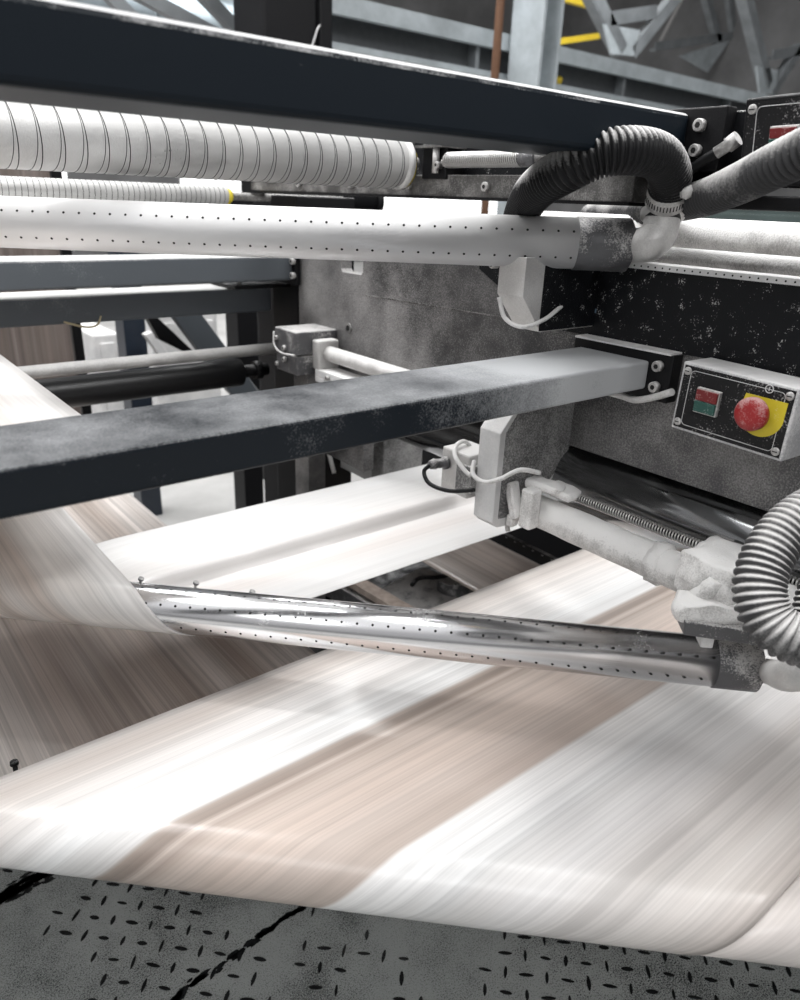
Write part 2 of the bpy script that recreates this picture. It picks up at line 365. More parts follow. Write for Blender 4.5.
mb = MB(); mb.box((-8, 14, -1.3), (20, 14.2, 7)); struct(mb.build('wall_back', M_hallwall))
mb = MB(); mb.box((16, -6, -1.3), (16.2, 14, 7)); struct(mb.build('wall_right', M_hallwall))
mb = MB(); mb.box((2.5, 5.2, 5.2), (16, 14, 5.35)); mb.box((7, -6, 5.2), (16, 5.2, 5.35)); struct(mb.build('ceiling', M_ceiling))
def window(n, pts, vec):
    mb = MB(); mb.prism(pts, vec); o = struct(mb.build('window_%d' % n, M_window)); return o
a_, b_ = at(380, 196, 'Y', 13.9), at(545, 226, 'Y', 13.9)
window(1, [(6, 13.98, -.7), (15.5, 13.98, -.7), (15.5, 13.98, .55), (6, 13.98, .55)], (0, -.03, 0))
a_ = at(765, 2, 'Y', 11); 
window(2, [(10.5, 3.2, 5.19), (15, 3.2, 5.19), (15, 4.6, 5.19), (10.5, 4.6, 5.19)], (0, 0, -.03))
window(3, [(1.0, 13.98, -1.0), (4.0, 13.98, -1.0), (4.0, 13.98, .6), (1.0, 13.98, .6)], (0, -.03, 0))

# background steel of the hall
def pbar(mb, p, q, ax, v, wd, th, side): mb.bar(at(*p, ax, v), at(*q, ax, v), wd, th, side)
YG = 3.9
t = thing('crane_girder', 'long pale blue-grey flanged girder crossing the hall behind the top beam', 'girder', at(600, 60, 'Y', YG))
a, b = at(300, 2, 'Y', YG), at(850, 112, 'Y', YG); a.z = b.z = (at(520, 45, 'Y', YG-.14).z-.145)
mb = MB(); mb.box((a.x, YG-.02, a.z-.02), (b.x, YG+.02, a.z+.13)); mb.build('web_plate', M_girder_shade, t)
mb = MB(); mb.box((a.x, YG-.14, a.z+.13), (b.x, YG+.14, a.z+.19)); mb.box((a.x, YG-.14, a.z+.10), (b.x, YG-.10, a.z+.13)); mb.build('upper_flange', M_girder, t)
mb = MB(); mb.box((a.x, YG-.10, a.z-.05), (b.x, YG+.10, a.z-.02)); mb.build('lower_flange', M_girder, t)
for k in range(6):
    x_ = a.x + 1.2 + k*1.5; mb = MB(); mb.box((x_, YG-.09, a.z-.02), (x_+.03, YG+.09, a.z+.13)); mb.build('stiffener', M_truss, t)
p_ = at(532, 90, 'Y', YG-.3)
t = thing('hall_column', 'pale blue-grey steel column standing in front of the crane girder', 'column', (p_.x, YG-.3, -1.3))
mb = MB(); mb.box((p_.x-.085, YG-.42, -1.3), (p_.x-.065, YG-.16, 4)); mb.box((p_.x+.065, YG-.42, -1.3), (p_.x+.085, YG-.16, 4)); mb.build('flange', M_girder, t)
mb = MB(); mb.box((p_.x-.065, YG-.30, -1.3), (p_.x+.065, YG-.27, 4)); mb.build('web_plate', M_girder, t)
mb = MB(); mb.box((p_.x-.25, YG-.5, -1.3), (p_.x+.25, YG-.1, -1.27)); mb.build('base_plate', M_truss, t)
p_ = at(496, 60, 'Y', YG-.7); mb = MB(); mb.cyl((p_.x, p_.y, -1.3), (p_.x, p_.y, 4), .022); 
for z_ in (0.2, 1.0, 1.35, 1.7, 2.6): mb.cyl((p_.x, p_.y, z_), (p_.x, p_.y, z_+.05), .032)
tag(mb.build('standpipe', M_rust), 'rusty brown vertical pipe beside the pale hall column', 'pipe')
# big galvanised duct
YD = 4.6; pa = at(420, 72, 'Y', YD); pt = at(420, 38, 'Y', YD)
t = thing('air_duct', 'large round galvanised duct running behind the dark post and top beam', 'duct', (pa.x, YD, pa.z))
mb = MB(); mb.cyl((1.4, YD, pa.z), (15.9, YD, pa.z), .20, seg=40); mb.build('duct_pipe', M_duct, t)
for k in range(11):
    mb = MB(); x_ = 1.8+k*.7; mb.cyl((x_, YD, pa.z), (x_+.03, YD, pa.z), .209, seg=40); mb.build('joint_ring', M_duct, t)
# dark cabinet post
a, b = at(264, 30, 'Y', 2.9), at(330, 30, 'Y', 2.9)
t = thing('press_post', 'wide dark steel post rising behind the top beam', 'post', ((a.x+b.x)/2, 3, -1.3))
mb = MB(); mb.box((a.x, 2.9, -1.3), (b.x-.06, 3.15, 1.6)); mb.build('casing', M_black, t, bevel=.01)
mb = MB(); mb.box((b.x-.06, 2.88, -1.3), (b.x, 3.17, 1.6)); mb.build('edge_channel', M_black, t, bevel=.005)
mb = MB(); mb.tube(spline([at(310, 52, 'Y', 2.885), at(314, 40, 'Y', 2.885), at(318, 28, 'Y', 2.885), at(324, 22, 'Y', 2.885)], 8), .004, 8); mb.build('wire', M_line, t)
for n_, (p, q, wd) in enumerate((((150, 0), (176, 14), .05), ((206, -2), (240, 34), .055), ((110, -4), (126, 12), .04))):
    mb = MB(); P0, P1 = at(*p, 'Y', 3.4), at(*q, 'Y', 3.4); d = (P1-P0); mb.bar(P0-d*1.5, P1+d*2.0, wd, .05, (0, 1, 0))
    tag(mb.build('brace_rod', M_truss), ['slanting grey rod left of the dark post, middle of three', 'slanting grey rod nearest to the dark post, crossing the duct', 'short slanting rod furthest left at the top of the picture'][n_], 'rod', 'slanting rods by the duct')
# roof trusses
def truss(Y, members, gus, label, small):
    m0 = at(*members[0][0], 'Y', Y); t = thing('roof_truss', label, 'truss', (m0.x, Y, m0.z))
    for p, q, wd in members:
        mb = MB(); A_, B_ = at(*p, 'Y', Y), at(*q, 'Y', Y); d = B_-A_; nrm = V((0, 1, 0)); s_ = d.cross(nrm).normalized()
        mb.bar(A_, B_, wd, .05, (0, 1, 0)); mb.bar(A_+s_*wd*.5-nrm*.06, B_+s_*wd*.5-nrm*.06, .02, .14, (0, 1, 0)); mb.build('diagonal', M_truss, t)
    for poly in gus:
        mb = MB(); mb.prism([at(*p, 'Y', Y-.07) for p in poly], (0, .03, 0)); mb.build('gusset_plate', M_girder, t)
    for p, q, wd in small:
        mb = MB(); mb.bar(at(*p, 'Y', Y+.1), at(*q, 'Y', Y+.1), wd, .04, (0, 1, 0)); mb.build('strut', M_hallfloor, t)
    return t
truss(6.2, [((585, -8), (617, 55), .13), ((674, -8), (628, 50), .085), ((606, 22), (652, 15), .05)], [[(604, 24), (640, 30), (634, 56), (612, 54)]],
      'grey steel roof truss with a gusset plate right of the hall column', [])
truss(6.6, [((740, -8), (764, 88), .16), ((797, 45), (768, 92), .12), ((768, 58), (812, 50), .06)], [[(757, 66), (778, 70), (776, 94), (760, 94)]],
      'grey steel roof truss leaning above the upper switch box', [])
truss(9.5, [((703, -5), (716, 44), .13), ((652, 50), (736, 38), .10), ((726, -5), (732, 38), .08)], [[(680, 56), (730, 40), (708, 72)]],
      'distant grey roof truss seen between the two nearer trusses', [((684, -5), (660, 42), .05), ((735, 25), (744, 64), .05), ((744, 8), (800, 34), .05)])
for lab, p, q in (('yellow crane rail high on the left of the roof truss', (556, -4), (592, 6)), ('yellow crane rail lower down beside the roof truss', (556, 42), (598, 36))):
    mb = MB(); A_, B_ = at(*p, 'Y', 7.4), at(*q, 'Y', 7.4); mb.bar(A_, B_, .07, .07, (0, 1, 0)); hx = A_.x if 'lower' in lab else B_.x; mb.box((hx-.03, 7.37, A_.z), (hx, 7.40, 5.2)); tag(mb.build('crane_rail', M_yellow_rail), lab, 'rail')
for lab, p, r_, m_ in (('small round white lamp hanging under the crane girder', (616, 92), .045, M_window), ('small yellow lamp under the crane girder near the column', (557, 80), .03, M_yellow_rail)):
    c = at(*p, 'Y', YG); t = thing('hall_lamp_fitting', lab, 'lamp', c)
    mb = MB(); mb.dome(c, (0, -1, -.4), r_, r_*1.2); mb.build('globe', m_, t)
    mb = MB(); mb.cyl(c, c+V((0, 0, .16)), .015); mb.build('stem', M_truss, t)

# low dark green machine cabinets standing beyond the side frame
def far_cabinet(label, x0, x1, y0, y1, z1):
    t = thing('machine_cabinet', label, 'cabinet', ((x0+x1)/2, (y0+y1)/2, -1.3), 'dark machine cabinets beyond the side frame')
    mb = MB(); mb.box((x0, y0, -1.3), (x1, y1, z1)); mb.build('body', M_cab, t, bevel=.01)
    for k in range(3):
        w_ = (y1-y0)/3; mb = MB(); mb.box((x0-.015, y0+k*w_+.02, -1.2), (x0, y0+(k+1)*w_-.02, z1-.06)); d = mb.build('door', M_cab, t, bevel=.003)
        mb = MB(); mb.box((x0-.035, y0+k*w_+.05, z1-.28), (x0-.015, y0+k*w_+.065, z1-.16)); mb.build('handle', M_screw, d)
    return t
far_cabinet('long dark green cabinet seen through the slot below the upper switch box', 4.2, 4.9, -.4, 2.6, .06)
far_cabinet('dark green cabinet seen just right of the elbow, further back', 5.6, 6.2, 2.7, 4.2, .10)
# ------------------------------------------------------------------ press side frame
WX = .97
t = thing('press_side_frame', 'worn grey steel side plate of the press that the beams bolt onto', 'machine frame', (WX+.01, .9, -.5))
n0, n1, nb = at(341, 262, 'X', WX), at(363, 262, 'X', WX), at(350, 273, 'X', WX)
mb = MB(); zt = -.078; Yf = 1.60
poly = [(WX, -.7, zt), (WX, n1.y, zt), (WX, n1.y, nb.z+.006), (WX, n1.y+.006, nb.z), (WX, n0.y-.006, nb.z), (WX, n0.y, nb.z+.006), (WX, n0.y, zt), (WX, Yf, zt), (WX, Yf, -.60), (WX, 1.32, -.60), (WX, 1.32, -.40), (WX, 1.28, -.372), (WX, -.7, -.372)]
mb.prism(poly, (.03, 0, 0)); mb.build('side_plate', M_side, t, bevel=.0012)
z1 = at(620, 342, 'X', WX-.004).z
mb = MB(); y0_ = at(545, 300, 'X', WX-.004).y
mb.prism([(WX-.004, -.7, zt), (WX-.004, y0_+.16, zt), (WX-.004, y0_+.16, zt-.03), (WX-.004, y0_, z1), (WX-.004, -.7, z1)], (.005, 0, 0)); mb.build('oily_cover_plate', M_side_dark, t, bevel=.001)
mb = MB(); s0 = at(365, 295, 'X', WX); s1 = at(520, 320, 'X', WX); mb.bar(s0+V((-.0006, 0, 0)), s1+V((-.0006, 0, 0)), .0012, .002, (1, 0, 0)); mb.build('seam', M_steel_rail, t)
c = at(349, 328, 'X', WX); mb = MB(); mb.cyl(c, c+V((-.003, 0, 0)), .011); mb.mi = 1; mb.cyl(c+V((-.003, 0, 0)), c+V((-.0035, 0, 0)), .0065); mb.build('bush', [M_steel_rail, M_hole], t)
# scale strip on the top edge
mb = MB(); mb.box((WX-.012, -.7, zt-.001), (WX+.03, .72, zt+.007)); mb.mi = 1
for k in range(70): mb.cyl((WX-.0118, .70-k*.0115, zt+.003), (WX-.0124, .70-k*.0115, zt+.003), .0013, seg=8)
mb.build('perforated_strip', [M_white, M_hole], t)
# upper plate and rail
mb = MB(); mb.prism([(WX-.005, 1.45, .03), (WX-.005, 1.45, .118), (WX-.005, .30, .118), (WX-.005, .30, .03)], (.03, 0, 0)); mb.build('upper_plate', M_side_dark, t, bevel=.002)
rt = thing('bolt_rail', 'dull steel rail with bolts under the spring, along the side frame', 'rail', (.94, 1.0, .01))
mb = MB(); mb.box((.93, .655, .008), (.965, 1.75, .043)); mb.build('rail_bar', M_steel_rail, rt, bevel=.0015)
mb = MB(); mb.box((.925, .655, .004), (.967, 1.75, .0085)); mb.build('lip', M_black, rt)
for px in (487, 410, 352, 300):
    c = at(px, 187 if px > 450 else 186, 'X', .93); c.z = .025; bolt(rt, c, (-1, 0, 0), .0075, .008)
# legs of the far end of the frame and dark sheets added beyond to black out the gaps
t = thing('post_and_dark_backing', 'dark corner post with added dark backing sheets behind the grey side plate', 'machine frame', (1.7, 1, -1.3))
mb = MB(); mb.box((1.75, -.4, -1.3), (1.8, 2.3, -.09)); mb.build('dark_backing', M_black, t)  # added backing that keeps the view under the side plate black
mb = MB(); mb.box((.98, 1.62, -1.3), (1.15, 1.75, .0)); mb.build('corner_post', M_black, t, bevel=.004)
mb = MB(); mb.box((.55, .95, -1.3), (1.74, 2.45, -1.2)); mb.build('dark_floor_slab', M_black, t)  # added dark slab, keeps bright hall floor from showing in the gap
# things seen below the side plate, behind the middle beam: pale stanchion
a, b = at(335, 470, 'X', .985), at(368, 470, 'X', .985)
c0, c1 = at(340, 478, 'X', 1.1), at(392, 478, 'X', 1.1)
t = thing('stanchion', 'pale dusty stanchion seen under the middle beam', 'post', ((1.13), (c0.y+c1.y)/2, -.70))
mb = MB(); mb.box((1.1, c1.y+.05, -.70), (1.2, c0.y, -.46)); mb.build('column', M_white, t, bevel=.004)
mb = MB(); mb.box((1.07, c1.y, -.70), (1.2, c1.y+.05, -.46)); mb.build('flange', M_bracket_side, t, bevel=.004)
mb = MB(); mb.tube(spline([V((1.06, c0.y+.03, -.46)), V((1.05, c0.y+.02, -.56)), V((1.06, c0.y-.03, -.70))], 8), .006, 10); mb.build('drain_hose', M_cable, t)

# ------------------------------------------------------------------ cross beams
def beam(name, label, y0, y1, z0, z1, mat, x0=-1.2, x1=.945, bevel=.006, flange=None, caps=()):
    t = thing(name, label, 'beam', (x1, (y0+y1)/2, z0), None)
    mb = MB(); mb.box((x0, y0, z0), (x1, y1, z1)); mb.build('box_section', mat, t, bevel=bevel, seg=3)
    if flange:
        fy0, fy1, fz0, fz1 = flange; mb = MB(); mb.box((x1-.002, fy0, fz0), (WX-.003, fy1, fz1)); mb.build('end_flange', M_black, t, bevel=.002)
    for (y_, z_) in caps: bolt(t, (x1-.001, y_, z_), (-1, 0, 0), .0078, .010)
    return t
beam('top_beam', 'thick dark blue-black box beam crossing the top of the picture', .595, .715, .060, .116, M_topbeam, flange=(.545, .73, .048, .122), caps=((.577, .101), (.577, .072)), bevel=.007)
beam('middle_beam', 'dark navy box beam across the middle, dust-frosted towards its bolted end', .595, .72, -.242, -.201, M_navy, flange=(.557, .732, -.256, -.187), caps=((.578, -.205), (.578, -.235)), bevel=.004)
t = bpy.data.objects['middle_beam']
mb = MB(); mb.box((.938, .560, -.1875), (.967, .728, -.1845)); mb.build('flange_lip', M_white, t)
beam('rear_beam', 'grey-blue box beam at left, upper of the two behind the perforated tube', 1.60, 1.70, -.190, -.133, M_greybeam, x1=.955, x0=-1.0, flange=(1.585, 1.72, -.20, -.125), caps=((1.592, -.145), (1.592, -.178)))
beam('rear_beam', 'grey-blue box beam at left, lower of the two, under the upper grey beam', 1.70, 1.80, -.275, -.215, M_greybeam, x1=.95, x0=-1.0)
mb = MB(); mb.box((.83, 1.66, -.213), (.99, 1.80, -.205)); t = bpy.data.objects['rear_beam.001']; mb.build('shelf_plate', M_black, t, bevel=.001)
bolt(t, (.86, 1.70, -.205), (0, 0, 1), .008, .006)
mb = MB(); mb.tube(spline([at(64, 322, 'Y', 1.69), at(85, 327, 'Y', 1.69), at(97, 325, 'Y', 1.69), at(101, 316, 'Y', 1.695)], 8), .0022, 8)
tag(mb.build('cable', M_wire), 'thin yellowish wire looping under the lower grey beam', 'wire')
mb = MB(); mb.cyl((.55, 1.86, -.20), (.86, 1.86, -.20), .012); mb.mi = 1; mb.cyl((.70, 1.86, -.20), (.82, 1.86, -.20), .0135)
tag(mb.build('air_pipe', [M_cast, M_white]), 'short pale pipe lying between the two grey beams', 'pipe')

# frame at far left end: posts standing behind the rear beams
def post(label, x0, x1, y0, y1, z1, m=M_black):
    mb = MB(); mb.box((x0, y0, -1.3), (x1, y1, z1)); return tag(mb.build('frame_post', m, bevel=.003), label, 'post')
a = at(272, 330, 'Y', 1.9)
post('black frame post between the lower grey beam and the bearing block', a.x-.0, a.x+.12, 1.86, 1.98, .10)
a, b = at(238, 330, 'Y', 2.5), at(258, 330, 'Y', 2.5); post('narrow dark post left of the black frame post', a.x, b.x, 2.5, 2.6, .0)
a, b = at(124, 330, 'Y', 2.9), at(146, 330, 'Y', 2.9); post('narrow blue-black post between two bright openings', a.x, b.x, 2.9, 3.0, -.1, M_post_navy)
a, b = at(72, 330, 'Y', 2.6), at(82, 330, 'Y', 2.6); post('thin black post beside the hanging brown paper', a.x, b.x, 2.6, 2.7, .2)
# slanted brace plates
def brace(label, pts, Y, m, th=.04):
    mb = MB(); mb.prism([at(*p, 'Y', Y) for p in pts], (0, th, 0)); return tag(mb.build('brace_plate', m, bevel=.003), label, 'brace')
brace('wide slanting grey brace plate under the lower grey beam', [(165, 305), (195, 305), (262, 395), (232, 395)], 2.35, M_greybeam)
brace('thin dark slanting brace plate left of the wide one', [(143, 310), (150, 310), (205, 362), (160, 340)], 2.45, M_black)
brace('white slanting guard bar beside the narrow blue-black post', [(145, 335), (152, 332), (176, 362), (166, 365)], 2.8, M_white)
# pale far cabinets
def cabinet(label, x0, y0, px1, pyt, pyb, Y, m=M_white, handle=True):
    A_, B_ = at(x0, pyt, 'Y', Y), at(px1, pyb, 'Y', Y)
    t = thing('cabinet', label, 'cabinet', ((A_.x+B_.x)/2, Y+.2, B_.z), 'pale cabinets behind the press')
    mb = MB(); mb.box((A_.x, Y, -1.3), (B_.x, Y+.4, A_.z)); mb.build('body', m, t, bevel=.01)
    mb = MB(); mb.box((A_.x+.03, Y-.012, -1.2), (B_.x-.03, Y, A_.z-.04)); d = mb.build('door', m, t, bevel=.004)
    mb = MB(); mb.box((B_.x-.07, Y-.035, A_.z-.3), (B_.x-.05, Y-.012, A_.z-.18)); mb.build('handle', M_black, d)
    return t
cabinet('bright white cabinet beyond the press at left, behind the narrow posts', 92, 0, 126, 335, 400, 3.6)
cabinet('bright white cabinet beyond the wide slanting brace', 150, 0, 222, 316, 400, 3.9)
# hanging striped web at far left
mb = MB(); uvl = mb.bm.loops.layers.uv.new('UVMap')
for (x0, x1) in ((-.6, at(70, 330, 'Y', 2.55).x),):
    for k in range(20):
        xa, xb = x0+(x1-x0)*k/20, x0+(x1-x0)*(k+1)/20
        vs = [mb.bm.verts.new(p) for p in ((xa, 2.55, -1.1), (xb, 2.55, -1.1), (xb, 2.55, .12), (xa, 2.55, .12))]; f = mb._f(vs)
        for l, uv in zip(f.loops, ((xa, 0), (xb, 0), (xb, 1), (xa, 1))): l[uvl].uv = (abs(uv[0]) % .5, uv[1])
tag(mb.build('hanging_paper_web', M_brownpanel, solid=.001), 'brown striped paper web hanging at far left behind the grey beams', 'paper web')
# far spiral roller (thin) seen between big spiral roller and perforated tube
t = thing('small_spiral_roller', 'thin grooved roller with a yellow-tipped end behind the perforated tube', 'roller', at(120, 192, 'Y', 1.75))
c = at(225, 196, 'Y', 1.75); mb = MB(); mb.cyl((-.8, 1.75, c.z), (c.x, 1.75, c.z), .022); mb.mi = 1
for k in range(110): mb.cyl((c.x-.01-k*.012, 1.75, c.z), (c.x-.0108-k*.012, 1.75, c.z), .0223)
mb.build('grooved_shell', [M_roller, M_black], t)
mb = MB(); mb.cyl((c.x, 1.75, c.z), (c.x+.015, 1.75, c.z), .022, .014); mb.build('yellow_tip', M_yellow, t)
mb = MB(); mb.cyl((c.x+.015, 1.75, c.z), (1.2, 1.75, c.z), .009); mb.build('journal', M_steel_rail, t)
# dark drums between the small roller and rail
a = at(330, 198, 'Y', 1.9); mb = MB(); mb.cyl((a.x-.17, 1.95, a.z-.005), (a.x+.20, 1.95, a.z-.005), .038); mb.cyl((a.x-.17, 1.95, a.z-.005), (a.x-.15, 1.95, a.z-.005), .045); mb.cyl((a.x+.18, 1.95, a.z-.005), (a.x+.2, 1.95, a.z-.005), .045)
tag(mb.build('motor', M_black), 'black motor drum seen under the end of the big grooved roller', 'motor')

# thin rod, dark roller and bearing block at left
yR = 1.63
r_a, r_b = at(20, 372, 'Y', yR), at(275, 349, 'Y', yR); zr = (r_a.z+r_b.z)/2
mb = MB(); mb.cyl((-.9, yR, zr), (.93, yR, zr), .0135); tag(mb.build('guide_rod', M_cast), 'thin pale rod running into the bearing block, above the black roller', 'rod')
t = thing('black_roller', 'black roller under the thin pale rod', 'roller', (.5, 1.76, -.46))
c = at(240, 372, 'Y', 1.76); mb = MB(); mb.cyl((-.9, 1.76, c.z), (c.x, 1.76, c.z), .036); mb.build('roller_shell', M_black_clean, t, bevel=.003)
mb = MB(); mb.cyl((c.x, 1.76, c.z), (c.x+.08, 1.76, c.z), .016); mb.cyl((c.x+.04, 1.76, c.z), (c.x+.06, 1.76, c.z), .024); mb.build('journal', M_black, t)
# bearing block: two stacked halves, with shaft toward the viewer
bx0 = .86; yb0, yb1 = 1.42, 1.56
tl, br = at(303, 322, 'X', bx0), at(303, 376, 'X', bx0)
t = thing('bearing_block', 'dusty split bearing block with bolts where the thin rod ends', 'bearing block', (.91, 1.48, -.42))
f0 = at(290, 331, 'X', bx0); f1 = at(290, 374, 'X', bx0)
zt_, zb_ = f0.z, f1.z; zm = (zt_+zb_)/2-.004
yb1 = at(275, 350, 'X', bx0).y; yb0 = at(292, 350, 'X', bx0).y
yb0 = yb0-.02
mb = MB(); mb.box((bx0, yb0, zm+.001), (WX, yb1, zt_)); mb.build('upper_half', M_collar, t, bevel=.003)
mb = MB(); mb.box((bx0+.002, yb0+.002, zb_), (WX, yb1-.002, zm-.001)); mb.build('lower_half', M_collar, t, bevel=.003)
for z_ in (zm+.012, zm-.014): bolt(t, (bx0, (yb0+yb1)/2, z_), (-1, 0, 0), .006, .008)
for z_ in (zm+.03, zm-.03): bolt(t, (bx0, yb1-.012, z_), (-1, 0, 0), .005, .006)
mb = MB(); mb.tube(spline([V((bx0-.004, yb1-.004, zt_-.01)), V((bx0-.006, yb1-.008, zt_-.04)), V((bx0-.006, (yb0+yb1)/2+.01, zm)), V((bx0-.005, yb0+.002, zm+.003))], 8), .0022, 8); mb.build('grease_wire', M_cable, t)
mb = MB(); mb.box((.90, yb0-.03, zm-.03), (.955, yb0, zm+.036)); mb.build('shaft_flange', M_cast, t, bevel=.004)
mb = MB(); mb.cyl((.928, yb0-.02, zm+.006), (.928, .80, zm+.006), .017); mb.build('side_shaft', M_cast, t)
mb = MB(); mb.box((.90, yb0-.18, zm-.045), (.95, yb0-.012, zm-.028)); mb.box((.90, yb0-.05, zm-.058), (.93, yb0-.012, zm-.045)); mb.build('slide', M_white, t, bevel=.002)
bolt(t, (.90, yb0-.07, zm-.038), (-1, 0, 0), .005, .008)
mb = MB(); mb.box((.90, yb0+.02, -1.2), (.95, yb1-.015, zb_)); mb.build('pedestal', M_side, t, bevel=.002)

# ------------------------------------------------------------------ big grooved roller
yS, zS, rS = 1.13, .061, .043
t = thing('grooved_roller', 'large silver roller with spiral grooves under the top beam', 'roller', (.9, yS, zS))
mb = MB(); mb.cyl((-.9, yS, zS), (.90, yS, zS), rS, seg=56); mb.mi = 1
for k in range(60):
    x_ = .895-k*.028
    for s_, sh in ((1, .010), (-1, .004)):
        pts = []
        for q in range(25):
            ph = -.35 + q/24*(pi+.7)      # over the viewer's side, from top to underside
            lean = sh*(ph/pi)**2 if s_ > 0 else -sh*.6*(ph/pi)
            pts.append(V((x_ + lean + .005*sin(ph), yS - sin(ph)*(rS+.0001), zS + cos(ph)*(rS+.0001))))
        mb.tube(pts, .00055 if s_ > 0 else .0004, 5)
mb.build('grooved_shell', [M_roller, M_black_clean], t)
mb = MB(); mb.cyl((.90, yS, zS), (.9025, yS, zS), rS*.97, seg=40); mb.mi = 1
mb.build('end_disc', [M_black], t)
mb = MB(); 
ring = []
for q in range(13):
    ph = pi*.38 + q/12*pi*.55; ring.append((ph))
for a0, a1 in zip(ring, ring[1:]):
    P = lambda ph, r: V((.903, yS - sin(ph)*r, zS + cos(ph)*r))
    mb.prism([P(a0, rS*.98), P(a1, rS*.98), P(a1, rS*.55), P(a0, rS*.55)], (.001, 0, 0))
mb.build('yellow_mark', M_yellow, t)
mb = MB(); mb.tube([(.885, yS, zS), (.9, yS, zS), (.906, yS, zS)], [rS+.0006, rS+.0006, rS*.9], 40); mb.build('end_rim', M_roller, t)
mb = MB(); mb.cyl((.9, yS, zS), (.935, yS, zS), .012); mb.build('journal', M_steel_rail, t)
# clevis block and spring
t = thing('spring_mount', 'black clevis block holding the left end of the spring', 'bracket', (.935, 1.07, .04))
mb = MB(); mb.box((.925, 1.035, .036), (.965, 1.10, .092)); mb.build('block', M_black, t, bevel=.002)
mb = MB(); mb.box((.908, 1.03, .085), (.966, 1.105, .089)); mb.build('top_plate', M_steel_rail, t)
mb = MB(); mb.cyl((.918, 1.055, .045), (.918, 1.055, .085), .006); mb.build('pin', M_screw, t)
bolt(t, (.925, 1.05, .058), (-1, 0, 0), .006, .012)
mb = MB(); a, b = V((.925, 1.035, .066)), V((.925, .86, .066)); spring(mb, a, b, .0115, .0046, .0013)
tag(mb.build('coil_spring', M_spring), 'bright coil spring stretched above the bolted steel rail', 'spring')
mb = MB(); mb.cyl((.925, 1.04, .066), (.925, .80, .066), .0075); mb.mi = 1; mb.cyl((.925, .86, .066), (.925, .83, .066), .0125); mb.mi = 0; mb.box((.92, .795, .045), (.966, .81, .08))
tag(mb.build('spring_rod', [M_steel_rail, M_collar]), 'steel rod and sleeve carried through the coil spring', 'rod')

# ------------------------------------------------------------------ perforated air tubes
def air_tube(name, label, A_, B_, r, mat, rows, pitch, collar=.075, cm=M_collar):
    A_, B_ = V(A_), V(B_); d = (B_-A_).normalized(); t = thing(name, label, 'air bar', (A_+B_)/2)
    side = d.cross(zz).normalized()              # horizontal, towards the viewer
    if side.dot(-FW) < 0: side = -side
    mb = MB(); mb.cyl(A_, B_, r, seg=72); mb.mi = 1
    L = (B_-A_).length
    for ph, start, off in rows:
        n = side*cos(ph) + zz*sin(ph); u = d; w_ = n.cross(u); k = start
        while k < L-.008:
            c = A_ + d*k + n*(r-.0002)
            mb.tube([c, c+n*.00034], .0018, 8, smooth=False); k += pitch
    mb.build('perforated_tube', [mat, M_hole], t)
    mb = MB(); mb.tube([B_-d*.001, B_, B_+d*collar, B_+d*(collar+.003)], [r*.98, r*1.045, r*1.045, r*.9], 56); mb.build('end_sleeve', cm, t)
    return t, d
U1 = dp(575, 241, 1.04); U1.z = -.048; U0 = at(0, 222, 'Z', -.050)
dU = (U1-U0).normalized(); U0 = U0 - dU*.35
tU, dU = air_tube('upper_air_bar', 'upper perforated silver tube, dusty, with a grey sleeve below the curved hose', U0, U1, .0345, M_chrome_dusty,
    ((radians(29), .01, 0), (radians(-31), .01, 0)), .0212, .074)
E0 = U1 + dU*.072
# cast elbow and hose
c_up = dp(661, 215, 1.0)
t = thing('pipe_elbow', 'dusty cast elbow joining the upper perforated tube to the curved hose', 'pipe elbow', E0)
pth = spline([E0-dU*.004, E0+dU*.014, dp(650, 243, 1.005), dp(660, 232, 1.0), dp(662, 214, 1.0)], 8)
mb = MB(); mb.tube(pth, .0238, 32); mb.build('elbow_body', M_cast, t)
mb = MB(); a = dp(662, 219, 1.0); b = dp(663, 211, 1.0); mb.tube([a, a.lerp(b, .2), b, b], [.0245, .0292, .0292, .0245], 32); mb.build('elbow_rim', M_cast, t)
hp = [dp(668.5, 188, .968), dp(670, 176, .945), dp(660, 158, .905), dp(636, 151, .872), dp(602, 154, .868), dp(566, 170, .895), dp(536, 190, .98), dp(522, 213, 1.12), dp(514, 245, 1.2)]
t = thing('curved_hose', 'black corrugated hose arching from the elbow down behind the upper tube', 'hose', hp[0])
mb = MB(); hose(mb, hp, .0272, .0068, .0050); mb.build('corrugated_pipe', M_hose_black, t)
mb = MB(); mb.tube([dp(662.5, 215, 1.0), dp(666, 200, .985), dp(669, 184, .962)], .0250, 32); mb.build('rubber_cuff', M_black, t)
a, b = dp(665.5, 203, .988), dp(668.5, 189, .968); mb = MB(); mb.tube([a, a.lerp(b, .05), b.lerp(a, .05), b], [.0255, .0268, .0268, .0255], 32); mb.mi = 1
for k in range(40):
    q = 2*pi*k/40; ax = (b-a).normalized(); e1_ = ax.cross(RT).normalized(); e2_ = ax.cross(e1_); n = e1_*cos(q)+e2_*sin(q); mb.obox(a.lerp(b, .5)+n*.0268, ax, n, ax.cross(n), .004, .0003, .0007)
hc = mb.build('hose_clamp', [M_screw, M_hole], t)
mb = MB(); mb.tube([dp(681, 195, .94), dp(684, 194, .94), dp(693, 190, .935)], [.004, .0075, .0075], 14); mb.build('clamp_screw', M_cast, hc)
# long hose from upper right running behind the elbow
hp = [dp(1010, 60, .60), dp(940, 92, .62), dp(870, 122, .66), dp(815, 147, .71), dp(775, 166, .765), dp(738, 184, .85), dp(704, 198, .95), dp(664, 207, 1.10), dp(628, 213, 1.30), dp(590, 216, 1.5)]
mb = MB(); hose(mb, hp, .0235, .0088, .0068); tag(mb.build('long_hose', M_hose_grey), 'grey corrugated hose slanting in from the right edge below the upper switch box', 'hose')
